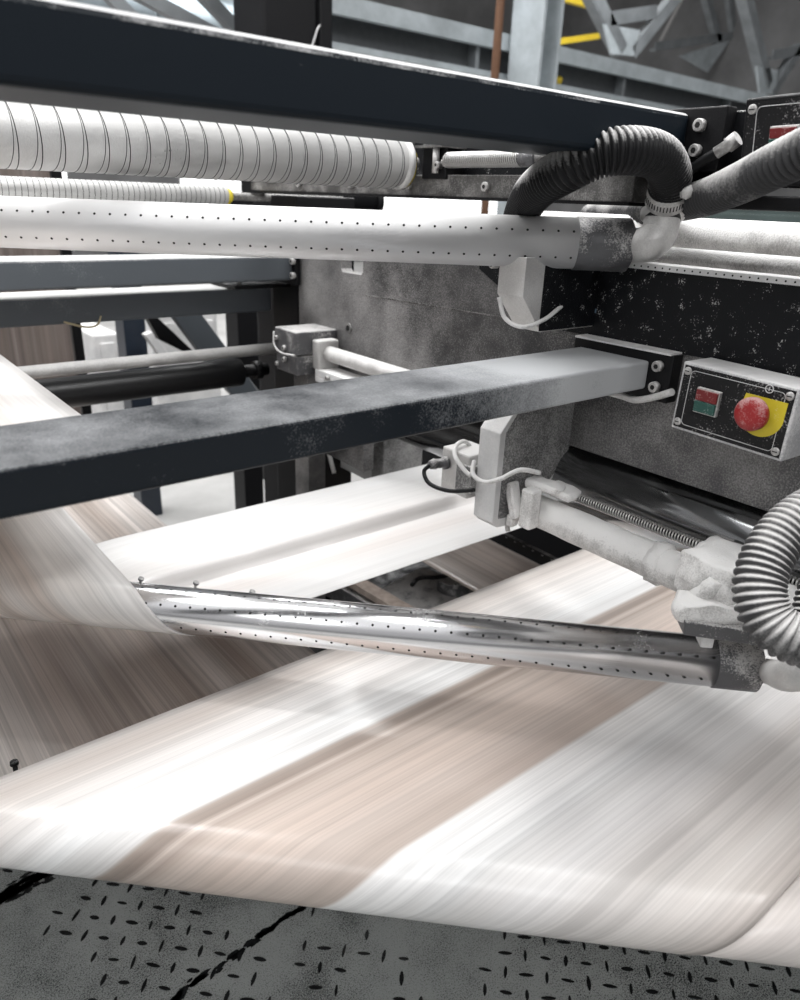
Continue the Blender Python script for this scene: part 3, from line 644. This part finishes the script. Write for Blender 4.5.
# cable gland by top beam flange
t = thing('cable_gland', 'black cable and gland entering the upper switch box beside the top beam bolts', 'cable', dp(715, 155, .92))
mb = MB(); mb.tube(spline([dp(680, 178, .95), dp(700, 163, .93), dp(718, 152, .91)], 6), .0062, 14); mb.build('cable', M_black, t)
mb = MB(); mb.tube([dp(716, 153, .91), dp(727, 146, .90), dp(728, 145.5, .90), dp(738, 138, .89)], [.0075, .0075, .0095, .0095], 12); mb.build('gland_nut', M_screw, t)
# dusty pipes behind the side frame top
for lab, z_, r_, x_ in (('thick dusty white pipe behind the elbow, right of it', -.033, .024, 1.12), ('thinner dusty white pipe just above the perforated strip', -.064, .013, 1.06)):
    mb = MB(); mb.cyl((x_, -.7, z_), (x_, .98, z_), r_, seg=40); tag(mb.build('dusty_pipe', M_dusty), lab, 'pipe')
# bracket under upper tube
XB = .80
t = thing('tube_bracket', 'bent grey mounting bracket hanging below the upper perforated tube', 'bracket', at(510, 300, 'X', XB))
q0, q1 = at(498, 262, 'X', XB), at(497, 293, 'X', XB); yb = at(523, 296, 'X', XB).y; Yq = q1.y
xr = at(535, 332, 'Y', yb); 
mb = MB(); mb.prism([(XB, Yq, q0.z+.01), (XB, Yq, q1.z), (XB+.045, Yq, q1.z-.052), (WX, Yq, q1.z-.052), (WX, Yq, q0.z+.01)], (0, yb-Yq, 0)); mb.mi = 0
mb.build('bracket_arm', M_cast, t, bevel=.001)
bolt(t, (XB, (yb+Yq)/2+.03, q0.z-.004), (-1, 0, 0), .005, .012)
mb = MB(); mb.box((XB+.04, yb-.002, q1.z-.050), (WX-.004, yb-.0005, q0.z+.01)); mb.build('bracket_side', M_side_dark, t)
mb = MB(); mb.tube(spline([at(499, 297, 'X', XB-.004), at(505, 318, 'X', XB), at(523, 327, 'X', XB), at(545, 319, 'X', XB+.04), at(562, 306, 'X', XB+.09), at(572, 304, 'X', XB+.15)], 10), .0032, 10)
tag(mb.build('bracket_cable', M_cable), 'pale cable looping under the bent bracket of the upper tube', 'cable')
a = at(572, 305, 'X', WX-.0045); b = at(596, 313, 'X', WX-.0045); mb = MB(); mb.box((WX-.0055, b.y, b.z), (WX-.0042, a.y, a.z)); tag(mb.build('blue_sticker', M_blue_label), 'small faded blue sticker on the oily black plate', 'sticker')
a0, a1 = at(530, 266, 'X', .86), at(540, 283, 'X', .86); mb = MB(); mb.prism([(.86, a0.y, zt), (.86, a0.y, a1.z), (.88, a0.y, a1.z-.015), (WX-.004, a0.y, a1.z-.015), (WX-.004, a0.y, zt)], (0, -.012, 0))
tag(mb.build('small_bracket', M_cast, bevel=.001), 'small grey bracket plate right of the bent bracket', 'bracket')

# lower air bar
ZB1, RB1 = -.56, .034
L0, L1 = at(160, 608, 'Z', ZB1), at(712, 661, 'Z', ZB1); dL = (L1-L0).normalized()
tL, dL = air_tube('lower_air_bar', 'lower shiny perforated tube that the left paper web wraps around', L0-dL*.55, L1, RB1, M_chrome,
    ((radians(40), .005, 0), (radians(-14), .014, 0), (radians(84), .012, 0)), .0215, .055)
for px, py in ((137, 579), (192, 583), (248, 592)):
    c = at(px, py, 'Z', ZB1+.03); base = c - zz*.012
    mb = MB(); ax = (zz + dL*.5).normalized(); mb.cyl(base-zz*.012, base+ax*.012, .002, seg=10); mb.tube([base+ax*.012, base+ax*.0125, base+ax*.016], [.002, .0042, .0042], 12)
    mb.build('screw', M_collar, tL)
t = thing('air_inlet_pipe', 'pale pipe leaving the dark sleeve of the lower tube at right', 'pipe', L1+dL*.05)
mb = MB(); mb.tube(spline([L1+dL*.045-zz*.006, L1+dL*.075-zz*.008, dp(790, 676, .80), dp(830, 664, .78)], 8), [.017]*25, 24); mb.build('pipe', M_cast, t)

# ------------------------------------------------------------------ paper webs
def web(name, lo, hi, c, r, zc, swap, len_in_end, out_end, mats, label, ns=40, flip=False, th_end=pi, zfun=None, nout=40):
    """strands arrive along one axis over the top of a 45 degree bar, wind round it and leave along the other axis"""
    mb = MB(); uvl = mb.bm.loops.layers.uv.new('UVMap'); t_ = V((1, -1, 0))/sqrt(2); n_ = V((-1, -1, 0))/sqrt(2)
    rows = []
    for i in range(ns+1):
        y = lo + (hi-lo)*i/ns; row = []; s = 0; hit = V((c-y, y, zc))
        nin = 30
        for k in range(nin): 
            x = len_in_end + (hit.x-len_in_end)*k/nin; row.append((V((x, y, zc+r)), x))
        for k in range(29):
            th = th_end*k/28; row.append((hit - t_*(r*th) + n_*(r*sin(th)) + zz*(r*cos(th)), hit.x - r*th*1.414))
        p = row[-1][0]; v0 = row[-1][1]
        d = (n_*cos(th_end) - t_ - zz*sin(th_end)*1.0).normalized()
        L = (out_end - p.y)/max(.2, d.y) if th_end > 3 else out_end
        for k in range(1, nout+1):
            q = p + d*(L*k/nout); row.append((q, v0 - L*k/nout))
        rows.append((y, row))
    if zfun: rows = [(y, [(zfun(p, y) if k > 58 else p, v) for k, (p, v) in enumerate(row)]) for y, row in rows]
    sw = (lambda p: V((p.y, p.x, p.z))) if swap else (lambda p: p)
    vs = [[mb.bm.verts.new(sw(p)) for p, v in row] for y, row in rows]
    for i in range(ns):
        for k in range(len(vs[0])-1):
            f = mb.bm.faces.new([vs[i][k], vs[i][k+1], vs[i+1][k+1], vs[i+1][k]]); f.smooth = True
            for l, (a, b) in zip(f.loops, ((i, k), (i, k+1), (i+1, k+1), (i+1, k))): l[uvl].uv = (rows[a][0], rows[a][1][b][1])
    o = mb.build(name, mats, solid=.0004); o.modifiers[0].material_offset = 1; return tag(o, label, 'paper web')
# main web B -> C
RB2, ZTOP = .045, -.675; C2 = .88
def zc_(p, y):
    t_ = max(0, min(1, (p.y-1.9)/.34)); t_ = t_*t_*(3-2*t_); return V((p.x, p.y, p.z + .125*t_ - (.04*max(0, p.y-2.24))))
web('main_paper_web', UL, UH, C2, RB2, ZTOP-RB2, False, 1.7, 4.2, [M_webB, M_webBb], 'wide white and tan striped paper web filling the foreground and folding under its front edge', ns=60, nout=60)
web('edge_paper_web', -.7, .19, C2, RB2-.0015, ZTOP-RB2, False, 1.7, .80, [M_webB2, M_webB2], 'pale pinkish paper web tucked under the main web at lower right', ns=20, nout=10)
mb = MB(); dA = V((1, -1, 0)).normalized(); ca = V((.44, .44, ZTOP-RB2)); mb.cyl(ca-dA*.95, ca+dA*1.5, RB2-.004, seg=40)
tag(mb.build('turner_bar', M_chrome), 'silver turner bar hidden inside the front fold of the main web', 'bar')
c1 = (L0.x + L0.y)
def za_(p, y):       # rear part of the turned web rides up in a soft ridge
    d = p.x - 1.03; k = max(0, min(1, (p.y-.25)/.12)); k = k*k*(3-2*k)
    h = 0
    if d > 0: h = .024*min(1, d/.012)**.6*(1 - .7*max(0, (d-.03)/.2))
    return V((p.x, p.y, p.z + h*k))
# web A lives in swapped axes: arrives along -Y, leaves along +X
web('left_paper_web', -.08, .295, c1, RB1+.0008, ZB1, True, 2.6, 1.7, [M_webAb, M_webA], 'pale paper web arriving from the left and wrapping the lower shiny tube', ns=75, zfun=lambda p, y: za_(p, y), nout=60)

# upper left web, doubling back round an idler behind the middle beam
mb = MB(); uvl = mb.bm.loops.layers.uv.new('UVMap'); yc, zc, rw = 1.02, -.352, .05; prof = [(3.2 - (3.2-yc)*k/30, zc+rw) for k in range(30)] + [(yc - rw*sin(pi*k/24), zc + rw*cos(pi*k/24)) for k in range(25)] + [(yc + .5*k/10, zc-rw-.02*k/10) for k in range(1, 11)]
vs = []; 
for i in range(31):
    x = -.5 + .788*i/30; vs.append([(mb.bm.verts.new((x, y, z)), x, k*.07) for k, (y, z) in enumerate(prof)])
for i in range(30):
    for k in range(len(prof)-1):
        q = [vs[i][k], vs[i][k+1], vs[i+1][k+1], vs[i+1][k]]; f = mb._f([a[0] for a in q], True)
        for l, a in zip(f.loops, q): l[uvl].uv = (a[1]*.5+.15, a[2])
tag(mb.build('upper_paper_web', M_webD, solid=.0004), 'pale paper web at far left that slips down behind the middle beam', 'paper web')
mb = MB(); mb.cyl((-.9, yc, zc), (.33, yc, zc), rw-.001, seg=40); mb.cyl((.33, yc, zc), (.40, yc, zc), .012)
tag(mb.build('idler_roller', M_steel_rail), 'idler roller hidden behind the middle beam inside the pale upper left web', 'roller')

# screw by the main web's back edge
c = at(15, 767, 'Z', -.69); mb = MB(); mb.cyl(c-zz*.03, c+zz*.004, .003, seg=10); mb.tube([c+zz*.004, c+zz*.0045, c+zz*.009], [.003, .0055, .005], 12)
tag(mb.build('thumb_screw', M_black), 'tiny dark screw standing at the back edge of the main web, far left', 'screw')

# machinery in the dark gap under the webs
def tubeobj(name, pts, r, m, label, cat, seg=12):
    mb = MB(); mb.tube(spline(pts, 8), r, seg); return tag(mb.build(name, m), label, cat)
ZP = -1.0
c = at(432, 592, 'Z', ZP)
t = thing('gearbox', 'dusty brown-grey gearbox in the dark gap between the paper webs', 'gearbox', (c.x, c.y, ZP-.2))
mb = MB(); mb.obox((c.x-.02, c.y+.02, ZP-.10), (1, .2, 0), (-.2, 1, 0), (0, 0, 1), .13, .10, .10); mb.build('housing', M_collar, t, bevel=.015)
mb = MB(); mb.cyl((c.x+.06, c.y-.02, ZP-.02), (c.x+.06, c.y-.02, ZP+.035), .045); mb.build('cap', M_collar, t, bevel=.004)
for dx, dy in ((.09, .0), (.03, -.05), (.06, .03)): bolt(t, (c.x+dx, c.y+dy-.01, ZP+.03), (0, 0, 1), .007, .012)
tubeobj('loop_cable', [at(412, 585, 'Z', ZP+.05), at(420, 578, 'Z', ZP+.05), at(440, 577, 'Z', ZP+.05), at(462, 570, 'Z', ZP+.05), at(470, 562, 'Z', ZP+.05)], .006, M_black, 'black cable looping over the gearbox in the gap', 'cable')
tubeobj('loop_cable', [at(478, 566, 'Z', ZP+.06), at(474, 580, 'Z', ZP+.06), at(480, 592, 'Z', ZP+.05), at(486, 578, 'Z', ZP+.05)], .005, M_cable, 'short pale cable loop right of the gearbox', 'cable')
mb = MB(); P0, P1 = at(352, 580, 'Z', -.95), at(396, 606, 'Z', -.95); dd = P1-P0; mb.bar(P0-dd*.8, P1+dd*.5, .018, .04, (0, 0, 1))
tag(mb.build('rust_rail', M_rail_rust), 'pale rusty rail slanting down in the left of the dark gap', 'rail')
mb = MB(); P0, P1 = at(336, 588, 'Z', -1.0), at(376, 612, 'Z', -1.0); dd = P1-P0; mb.bar(P0-dd*.8, P1+dd*.5, .05, .04, (0, 0, 1))
tag(mb.build('lower_rail', M_collar), 'dull dark rail beside the pale rusty one in the gap', 'rail')
# curling brown paper in the gap
mb = MB(); uvl = mb.bm.loops.layers.uv.new('UVMap'); a0 = at(455, 566, 'Z', -.86); a1 = at(556, 560, 'Z', -.86); rows = []
for i in range(13):
    u = i/12; row = []
    for k in range(17):
        v = k/16; x = 1.10 + .36*u; y = 1.60 - .85*v; row.append((V((x, y, -.84 - .02*sin(u*3) - .25*max(0, u-.6)**1.3)), u*.34, v))
    rows.append(row)
vs = [[mb.bm.verts.new(p) for p, _, _ in r] for r in rows]
for i in range(12):
    for k in range(16):
        f = mb._f([vs[i][k], vs[i][k+1], vs[i+1][k+1], vs[i+1][k]], True)
        for l, (a, b) in zip(f.loops, ((i, k), (i, k+1), (i+1, k+1), (i+1, k))): l[uvl].uv = (rows[a][b][1]+.3, rows[a][b][2])
tag(mb.build('lower_paper_web', M_webBb, solid=.0004), 'shaded brownish paper web seen down in the gap, right of the gearbox', 'paper web')
mb = MB(); P0, P1 = at(520, 545, 'Z', -.78), at(580, 575, 'Z', -.78); dd = (P1-P0); n_l = 9
mb.bar(P0-dd*.3, P1+dd*.6, .022, .012, (0, 0, 1)); mb.mi = 1
for k in range(12):
    c = (P0-dd*.3).lerp(P1+dd*.6, (k+.5)/12); mb.cyl(c+zz*.004, c+zz*.0065, .007, seg=12)
tag(mb.build('drive_chain', [M_black, M_collar]), 'dark roller chain at the right end of the gap', 'chain')

# ------------------------------------------------------------------ bracket, shaft and clamps by the web
XK = .80
e0 = at(473, 517, 'X', XK); e1 = at(492, 527, 'X', XK); ytop = -.243
t = thing('hanging_bracket', 'white dusty bracket plate hanging below the middle beam', 'bracket', (XK+.08, e1.y, e0.z))
ch0 = at(489, 430, 'X', XK).z
mb = MB(); mb.prism([(XK, e1.y, e0.z+.005), (XK, e1.y, ch0), (XK+.035, e1.y, ch0+.04), (XK+.035, e1.y, ytop), (WX, e1.y, ytop), (WX, e1.y, e0.z+.08), (XK+.06, e1.y, e0.z-.01), (XK+.012, e1.y, e0.z-.006)], (0, e0.y-e1.y, 0))
mb.build('plate', M_white, t, bevel=.0015)
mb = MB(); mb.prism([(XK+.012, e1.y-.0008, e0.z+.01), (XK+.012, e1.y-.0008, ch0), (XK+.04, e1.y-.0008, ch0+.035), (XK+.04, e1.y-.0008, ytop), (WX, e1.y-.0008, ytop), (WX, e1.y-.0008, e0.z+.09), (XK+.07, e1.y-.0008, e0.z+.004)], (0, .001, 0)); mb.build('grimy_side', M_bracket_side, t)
# sensor block
XS = .79
s0, s1 = at(436, 440, 'X', XS), at(478, 500, 'X', XS)
t = thing('sensor_block', 'pale dusty sensor block with a plug left of the hanging bracket', 'sensor', (XS+.03, (s0.y+s1.y)/2, s1.z))
ya, yb_ = at(436, 470, 'X', XS).y, at(450, 480, 'X', XS).y
zt2, zb2 = at(440, 447, 'X', XS).z, at(440, 484, 'X', XS).z
ymin = e0.y+.008; yb2 = ymin+.065
mb = MB(); mb.box((XS, ymin, zb2-.006), (XS+.06, yb2, zt2+.004)); mb.build('body', M_cast, t, bevel=.003)
mb = MB(); mb.box((XS-.002, ymin-.0085, zb2+.004), (XS+.045, ymin+.028, zt2-.012)); mb.build('clip_plate', M_bracket_side, t, bevel=.002)
a = V((XS, yb2-.012, zt2-.022)); mb = MB(); mb.tube([a, a+V((-.006, .001, 0)), a+V((-.0065, .001, 0)), a+V((-.02, .006, 0)), a+V((-.021, .006, 0)), a+V((-.03, .008, -.001))], [.011, .011, .008, .008, .0095, .007], 14); plug = mb.build('plug', M_collar, t)
mb = MB(); p0 = a+V((-.03, .008, -.001)); mb.tube(spline([p0, dp(424, 472, (p0.dot(FW))), dp(430, 484, p0.dot(FW)-.01), dp(450, 491, p0.dot(FW)-.03), dp(474, 490, 1.14)], 8), .0035, 10); mb.build('black_lead', M_black, plug)
tubeobj('sensor_cable', [dp(478, 458, 1.24), dp(466, 442, 1.22), dp(456, 446, 1.2), dp(456, 458, 1.18), dp(470, 475, 1.165), dp(474, 462, 1.15), dp(473, 474, 1.135), dp(484, 482, 1.12), dp(500, 479, 1.10), dp(520, 470, 1.09), dp(540, 473, 1.10)], .0036, M_cable, 'white cable wrapping round the front of the hanging bracket', 'cable')
# shaft
XH = .885
h0, h1 = at(540, 516, 'X', XH), at(668, 562, 'X', XH); zh = (h0.z+h1.z)/2
t = thing('dusty_shaft', 'thick shaft caked in white paper dust between bracket and clamp', 'shaft', (XH, .6, zh-.03))
mb = MB(); pts = [(XH, .92, zh), (XH, .78, zh), (XH, .77, zh)] ; mb.cyl((XH, .93, zh), (XH, .74, zh), .018)
n = 60; yy = [.755 - (.755+.6)*k/n for k in range(n+1)]
mb.tube([V((XH, y, zh)) for y in yy], [.0265 if k else .024 for k in range(n+1)], 48)
for v in mb.bm.verts:
    if v.co.y < .75: v.co += (v.co-V((XH, v.co.y, zh))).normalized()*(noise.noise(v.co*60)*.0009 + noise.noise(v.co*18)*.0012)
mb.build('shaft_body', M_dusty, t)
mb = MB(); mb.tube([(XH, y, zh) for y in (.50, .497, .482, .479)], [.026, .0305, .031, .026], 40); rough_up(mb, .003, 90); mb.build('dust_collar', M_dusty, t)
mb = MB(); sz = zh+.036; a = V((XH+.028, .72, sz)); spring(mb, a, V((XH+.028, -.6, sz)), .0068, .0046, .0013); mb.mi = 1; mb.cyl(a, V((XH+.028, -.6, sz)), .004)
tag(mb.build('coil_spring', [M_spring, M_black]), 'long thin coil spring lying along the dust-caked shaft', 'spring')
# clamp near bracket
t = thing('shaft_clamp', 'small dust-covered clamp on the shaft beside the hanging bracket', 'clamp', (XH, .74, zh-.04))
mb = MB(); mb.tube([(XH-.02, .765, zh), (XH-.02, .755, zh)], .022, 30); mb.cyl((XH, .775, zh), (XH, .75, zh), .030); mb.build('ring', M_dusty, t)
A_ = at(512, 500, 'X', .845); 
mb = MB(); mb.obox(at(514, 500, 'X', .835), (0, .35, 1), (1, 0, 0), (0, 1, -.35), .030, .010, .0075); mb.obox(at(512, 520, 'X', .835), (0, 0, 1), (1, 0, 0), (0, 1, 0), .010, .008, .007); rough_up(mb, .001, 80); mb.build('lug', M_dusty, t, bevel=.003)
mb = MB(); mb.obox(at(530, 508, 'X', .845), (0, 0, 1), (1, 0, 0), (0, 1, 0), .033, .012, .012); rough_up(mb, .001, 80); mb.build('jaw', M_dusty, t, bevel=.004)
o = lump(at(545, 485, 'X', .87), (.014, .030, .0065), .002, 70, 3, ax=(1, .2, 0), ay=(-.2, 1, 0)).build('clamp_lever', M_dusty, t)
o = lump(at(563, 491, 'X', .89), (.018, .024, .007), .002, 70, 5, ax=(1, .1, 0), ay=(-.1, 1, .1)).build('clamp_pad', M_dusty, t)
mb = MB(); mb.cyl(at(507, 524, 'X', .835), at(508, 531, 'X', .835), .004); mb.build('bolt', M_screw, t)

# big clamp holding lower air bar
t = thing('bar_clamp', 'heavy clamp casting buried in white dust above the end of the lower tube', 'clamp', dp(720, 600, .95))
yk = .42
lump(dp(722, 572, .965), (.045, .038, .030), .007, 38, 1, cuts=14).build('clamp_body', M_dusty, t)
lump(dp(697, 592, .975), (.020, .018, .026), .005, 50, 8).build('clamp_ear', M_dusty, t)
lump(dp(722, 610, .94), (.020, .062, .015), .004, 45, 2, cuts=14, ax=(.7, .7, 0), ay=(-.85, .62, .06)).build('clamp_foot', M_dusty, t)
mb = MB(); mb.obox(dp(722, 627, .935), (.62, -.62, -.06), (.7, .7, 0), (0, 0, 1), .052, .018, .010); rough_up(mb, .001, 60); mb.build('foot_plate', M_collar, t, bevel=.002)
mb = MB(); mb.tube(spline([dp(690, 598, .955), dp(705, 592, .935), dp(716, 580, .925)], 6), [.008, .009, .0095, .010, .0105, .011, .0115, .0115, .0115, .0115, .011, .010, .009], 16); rough_up(mb, .0015, 90); mb.build('clamp_bolt', M_dusty, t)
lump(dp(775, 600, .93), (.03, .04, .022), .005, 38, 11).build('clamp_shoulder', M_dusty, t)
mb = MB(); mb.obox(dp(706, 634, .95), (.7, .7, 0), (0, 0, 1), (-.7, .7, 0), .012, .014, .008); mb.build('saddle', M_white, t, bevel=.002)

# front hose at right
hp = [dp(1100, 560, .95), dp(980, 520, .88), dp(900, 503, .82), dp(845, 500, .79), dp(806, 515, .775), dp(776, 543, .765), dp(760, 580, .755), dp(765, 614, .745), dp(788, 636, .735), dp(828, 645, .73), dp(890, 630, .73)]
mb = MB(); hose(mb, hp, .0265, .0072, .0046); tag(mb.build('looping_hose', M_hose_grey), 'ribbed grey hose looping at the right edge over the lower tube end', 'hose')
hp = [dp(818, 560, .84), dp(806, 600, .82), dp(800, 640, .80), dp(830, 672, .78)]
mb = MB(); hose(mb, [dp(835, 560, .86), dp(815, 600, .85), dp(815, 640, .84), dp(850, 672, .82)], .022, .0062, .0032); tag(mb.build('rear_hose', M_hose_black), 'dark ribbed hose just visible inside the loop at the right edge', 'hose')

# long polished roller along the side frame
t = thing('frame_roller', 'dark polished roller running along below the side plate', 'roller', (1.03, .6, -.47))
rr = .058; xr = .995; zr_ = -.362-.042
mb = MB(); mb.cyl((xr, 1.25, -.432), (xr, -.65, -.432), rr, seg=64); mb.build('roller_shell', M_dark_roller, t)
mb = MB(); mb.cyl((xr, 1.25, -.432), (xr, 1.30, -.432), .02); mb.cyl((xr, -.65, -.432), (xr, -.72, -.432), .02); mb.build('journal', M_steel_rail, t)

# ------------------------------------------------------------------ switch boxes
def switch_box(label, TL, TR, BL, depth, rocker, estop, xf):
    """front face spans TL-TR-BL, body runs back to the side frame"""
    TL, TR, BL = V(TL), V(TR), V(BL); ex = (TR-TL); w_ = ex.length; ex.normalize(); ey = (BL-TL); h_ = ey.length; ey = (ey - ex*ey.dot(ex)).normalized(); nf = ex.cross(ey).normalized()
    if nf.dot(-FW) < 0: nf = -nf
    t = thing('switch_box', label, 'switch box', TL+ey*h_+ex*w_/2-nf*depth)
    P = lambda a, b, c=0: TL + ex*a + ey*b + nf*c
    mb = MB(); mb.hexa([P(0, 0, -depth), P(w_, 0, -depth), P(w_, h_, -depth), P(0, h_, -depth), P(0, 0), P(w_, 0), P(w_, h_), P(0, h_)]); mb.build('body', M_box_body, t, bevel=.0025, seg=3)
    m_ = .0038; mb = MB(); mb.hexa([P(m_, m_, -.001), P(w_-m_, m_, -.001), P(w_-m_, h_-m_, -.001), P(m_, h_-m_, -.001), P(m_, m_, .0006), P(w_-m_, m_, .0006), P(w_-m_, h_-m_, .0006), P(m_, h_-m_, .0006)]); fp = mb.build('face_plate', M_box_face, t)
    # printed rounded outline
    m2 = .0145; rad = .006; pts = []
    for cx, cy, q0 in ((w_-m2-rad, m2*.62+rad, -90), (w_-m2-rad, h_-m2*.62-rad, 0), (m2+rad, h_-m2*.62-rad, 90), (m2+rad, m2*.62+rad, 180)):
        for k in range(6): q = radians(q0+k*18); pts.append(P(cx+rad*cos(q), cy+rad*sin(q), .0007))
    pts.append(pts[0].copy()); mb = MB(); mb.tube(pts, .00045, 6); mb.build('printed_outline', M_line, fp)
    for a, b in ((.0095, .011), (w_-.0095, .011), (.0095, h_-.011), (w_-.0095, h_-.011)): slot_screw(t, P(a, b, .0004), nf, .0052)
    a, b, rw, rh = rocker
    mb = MB(); mb.hexa([P(a-rw, b-rh, 0), P(a+rw, b-rh, 0), P(a+rw, b+rh, 0), P(a-rw, b+rh, 0), P(a-rw, b-rh, .006), P(a+rw, b-rh, .006), P(a+rw, b+rh, .006), P(a-rw, b+rh, .006)]); rk = mb.build('rocker_frame', M_screw, t, bevel=.001)
    i = .0018
    for nm, y0_, y1_, mt in (('red_key', b-rh+i, b-.0004, M_darkred), ('green_key', b+.0004, b+rh-i, M_green)):
        mb = MB(); mb.hexa([P(a-rw+i, y0_, .004), P(a+rw-i, y0_, .004), P(a+rw-i, y1_, .004), P(a-rw+i, y1_, .004), P(a-rw+i, y0_, .0095), P(a+rw-i, y0_, .0095), P(a+rw-i, y1_, .0085), P(a-rw+i, y1_, .0085)]); mb.build(nm, mt, rk, bevel=.0006)
    if estop:
        a, b, R_ = estop
        # yellow backing: round below with a straight cut corner above
        mb = MB(); poly = []
        for k in range(25): q = radians(-8 + k*(196/24)); poly.append(P(a+.004+R_*1.38*cos(q), b+.002+R_*1.32*sin(q), .0007))
        poly += [P(a-R_*1.02, b-R_*.95, .0007), P(a+.004+R_*1.38, b-R_*.95, .0007)]
        mb.prism(poly, nf*.0008); mb.build('yellow_backing', M_yellow, fp)
        mb = MB(); c = P(a, b, .0015); mb.cyl(c, c+nf*.012, R_*.62); mb.build('stop_stem', M_collar, t)
        mb = MB(); c = P(a, b, .0115); mb.tube([c, c+nf*.002, c+nf*.009, c+nf*.0125, c+nf*.0138], [R_*.9, R_, R_, R_*.86, R_*.45], 40); mb.build('stop_button', M_red, t)
        c = P(a+.006, b-R_*1.50, .0011); mb = MB(); mb.tube([c+(ex*cos(2*pi*k/24)+ey*sin(2*pi*k/24))*.0048 for k in range(25)], .0006, 6); mb.bar(c-ey*.0026, c+ey*.0026, .0014, .0006, nf); mb.build('stop_symbol', M_line, fp)
    return t
TL, TR, BL = at(684, 361, 'X', .900), at(801, 389, 'X', .893), at(670.5, 427, 'X', .9)
ex_, ey_ = (TR-TL).normalized(), (BL-TL).normalized(); pr_, pe_ = at(707, 402, 'X', .894), at(756, 413, 'X', .888)
switch_box('grey switch box with red mushroom stop button on yellow, right side', TL, TR, BL, .062, ((pr_-TL).dot(ex_), (pr_-TL).dot(ey_), .0165, .0165), ((pe_-TL).dot(ex_), (pe_-TL).dot(ey_), .0205), .9)
print('box dims', (TR-TL).length, (BL-TL).length)
TL2 = at(746, 99, 'X', .885); TR2 = TL2 + V((0, -.17, .004)); BL2 = at(736, 188, 'X', .90)
switch_box('black switch box at the top right corner, partly cut by the frame', TL2, TR2, BL2, .07, (.050, .042, .016, .0125), None, .9)
bpy.data.objects['switch_box.001'].children[0].data.materials[0] = M_black
mb = MB(); mb.box((.90, .15, .004), (.967, .52, .020)); tag(mb.build('support_ledge', M_black, bevel=.002), 'black ledge under the upper switch box', 'ledge')
tubeobj('box_cable', [at(672, 392, 'X', .925), at(655, 397, 'X', .935), at(636, 400, 'X', .945), at(622, 396, 'X', .95), at(600, 390, 'X', .955)], .0052, M_cable, 'pale cable running from the stop-button box under the middle beam flange', 'cable', 14)
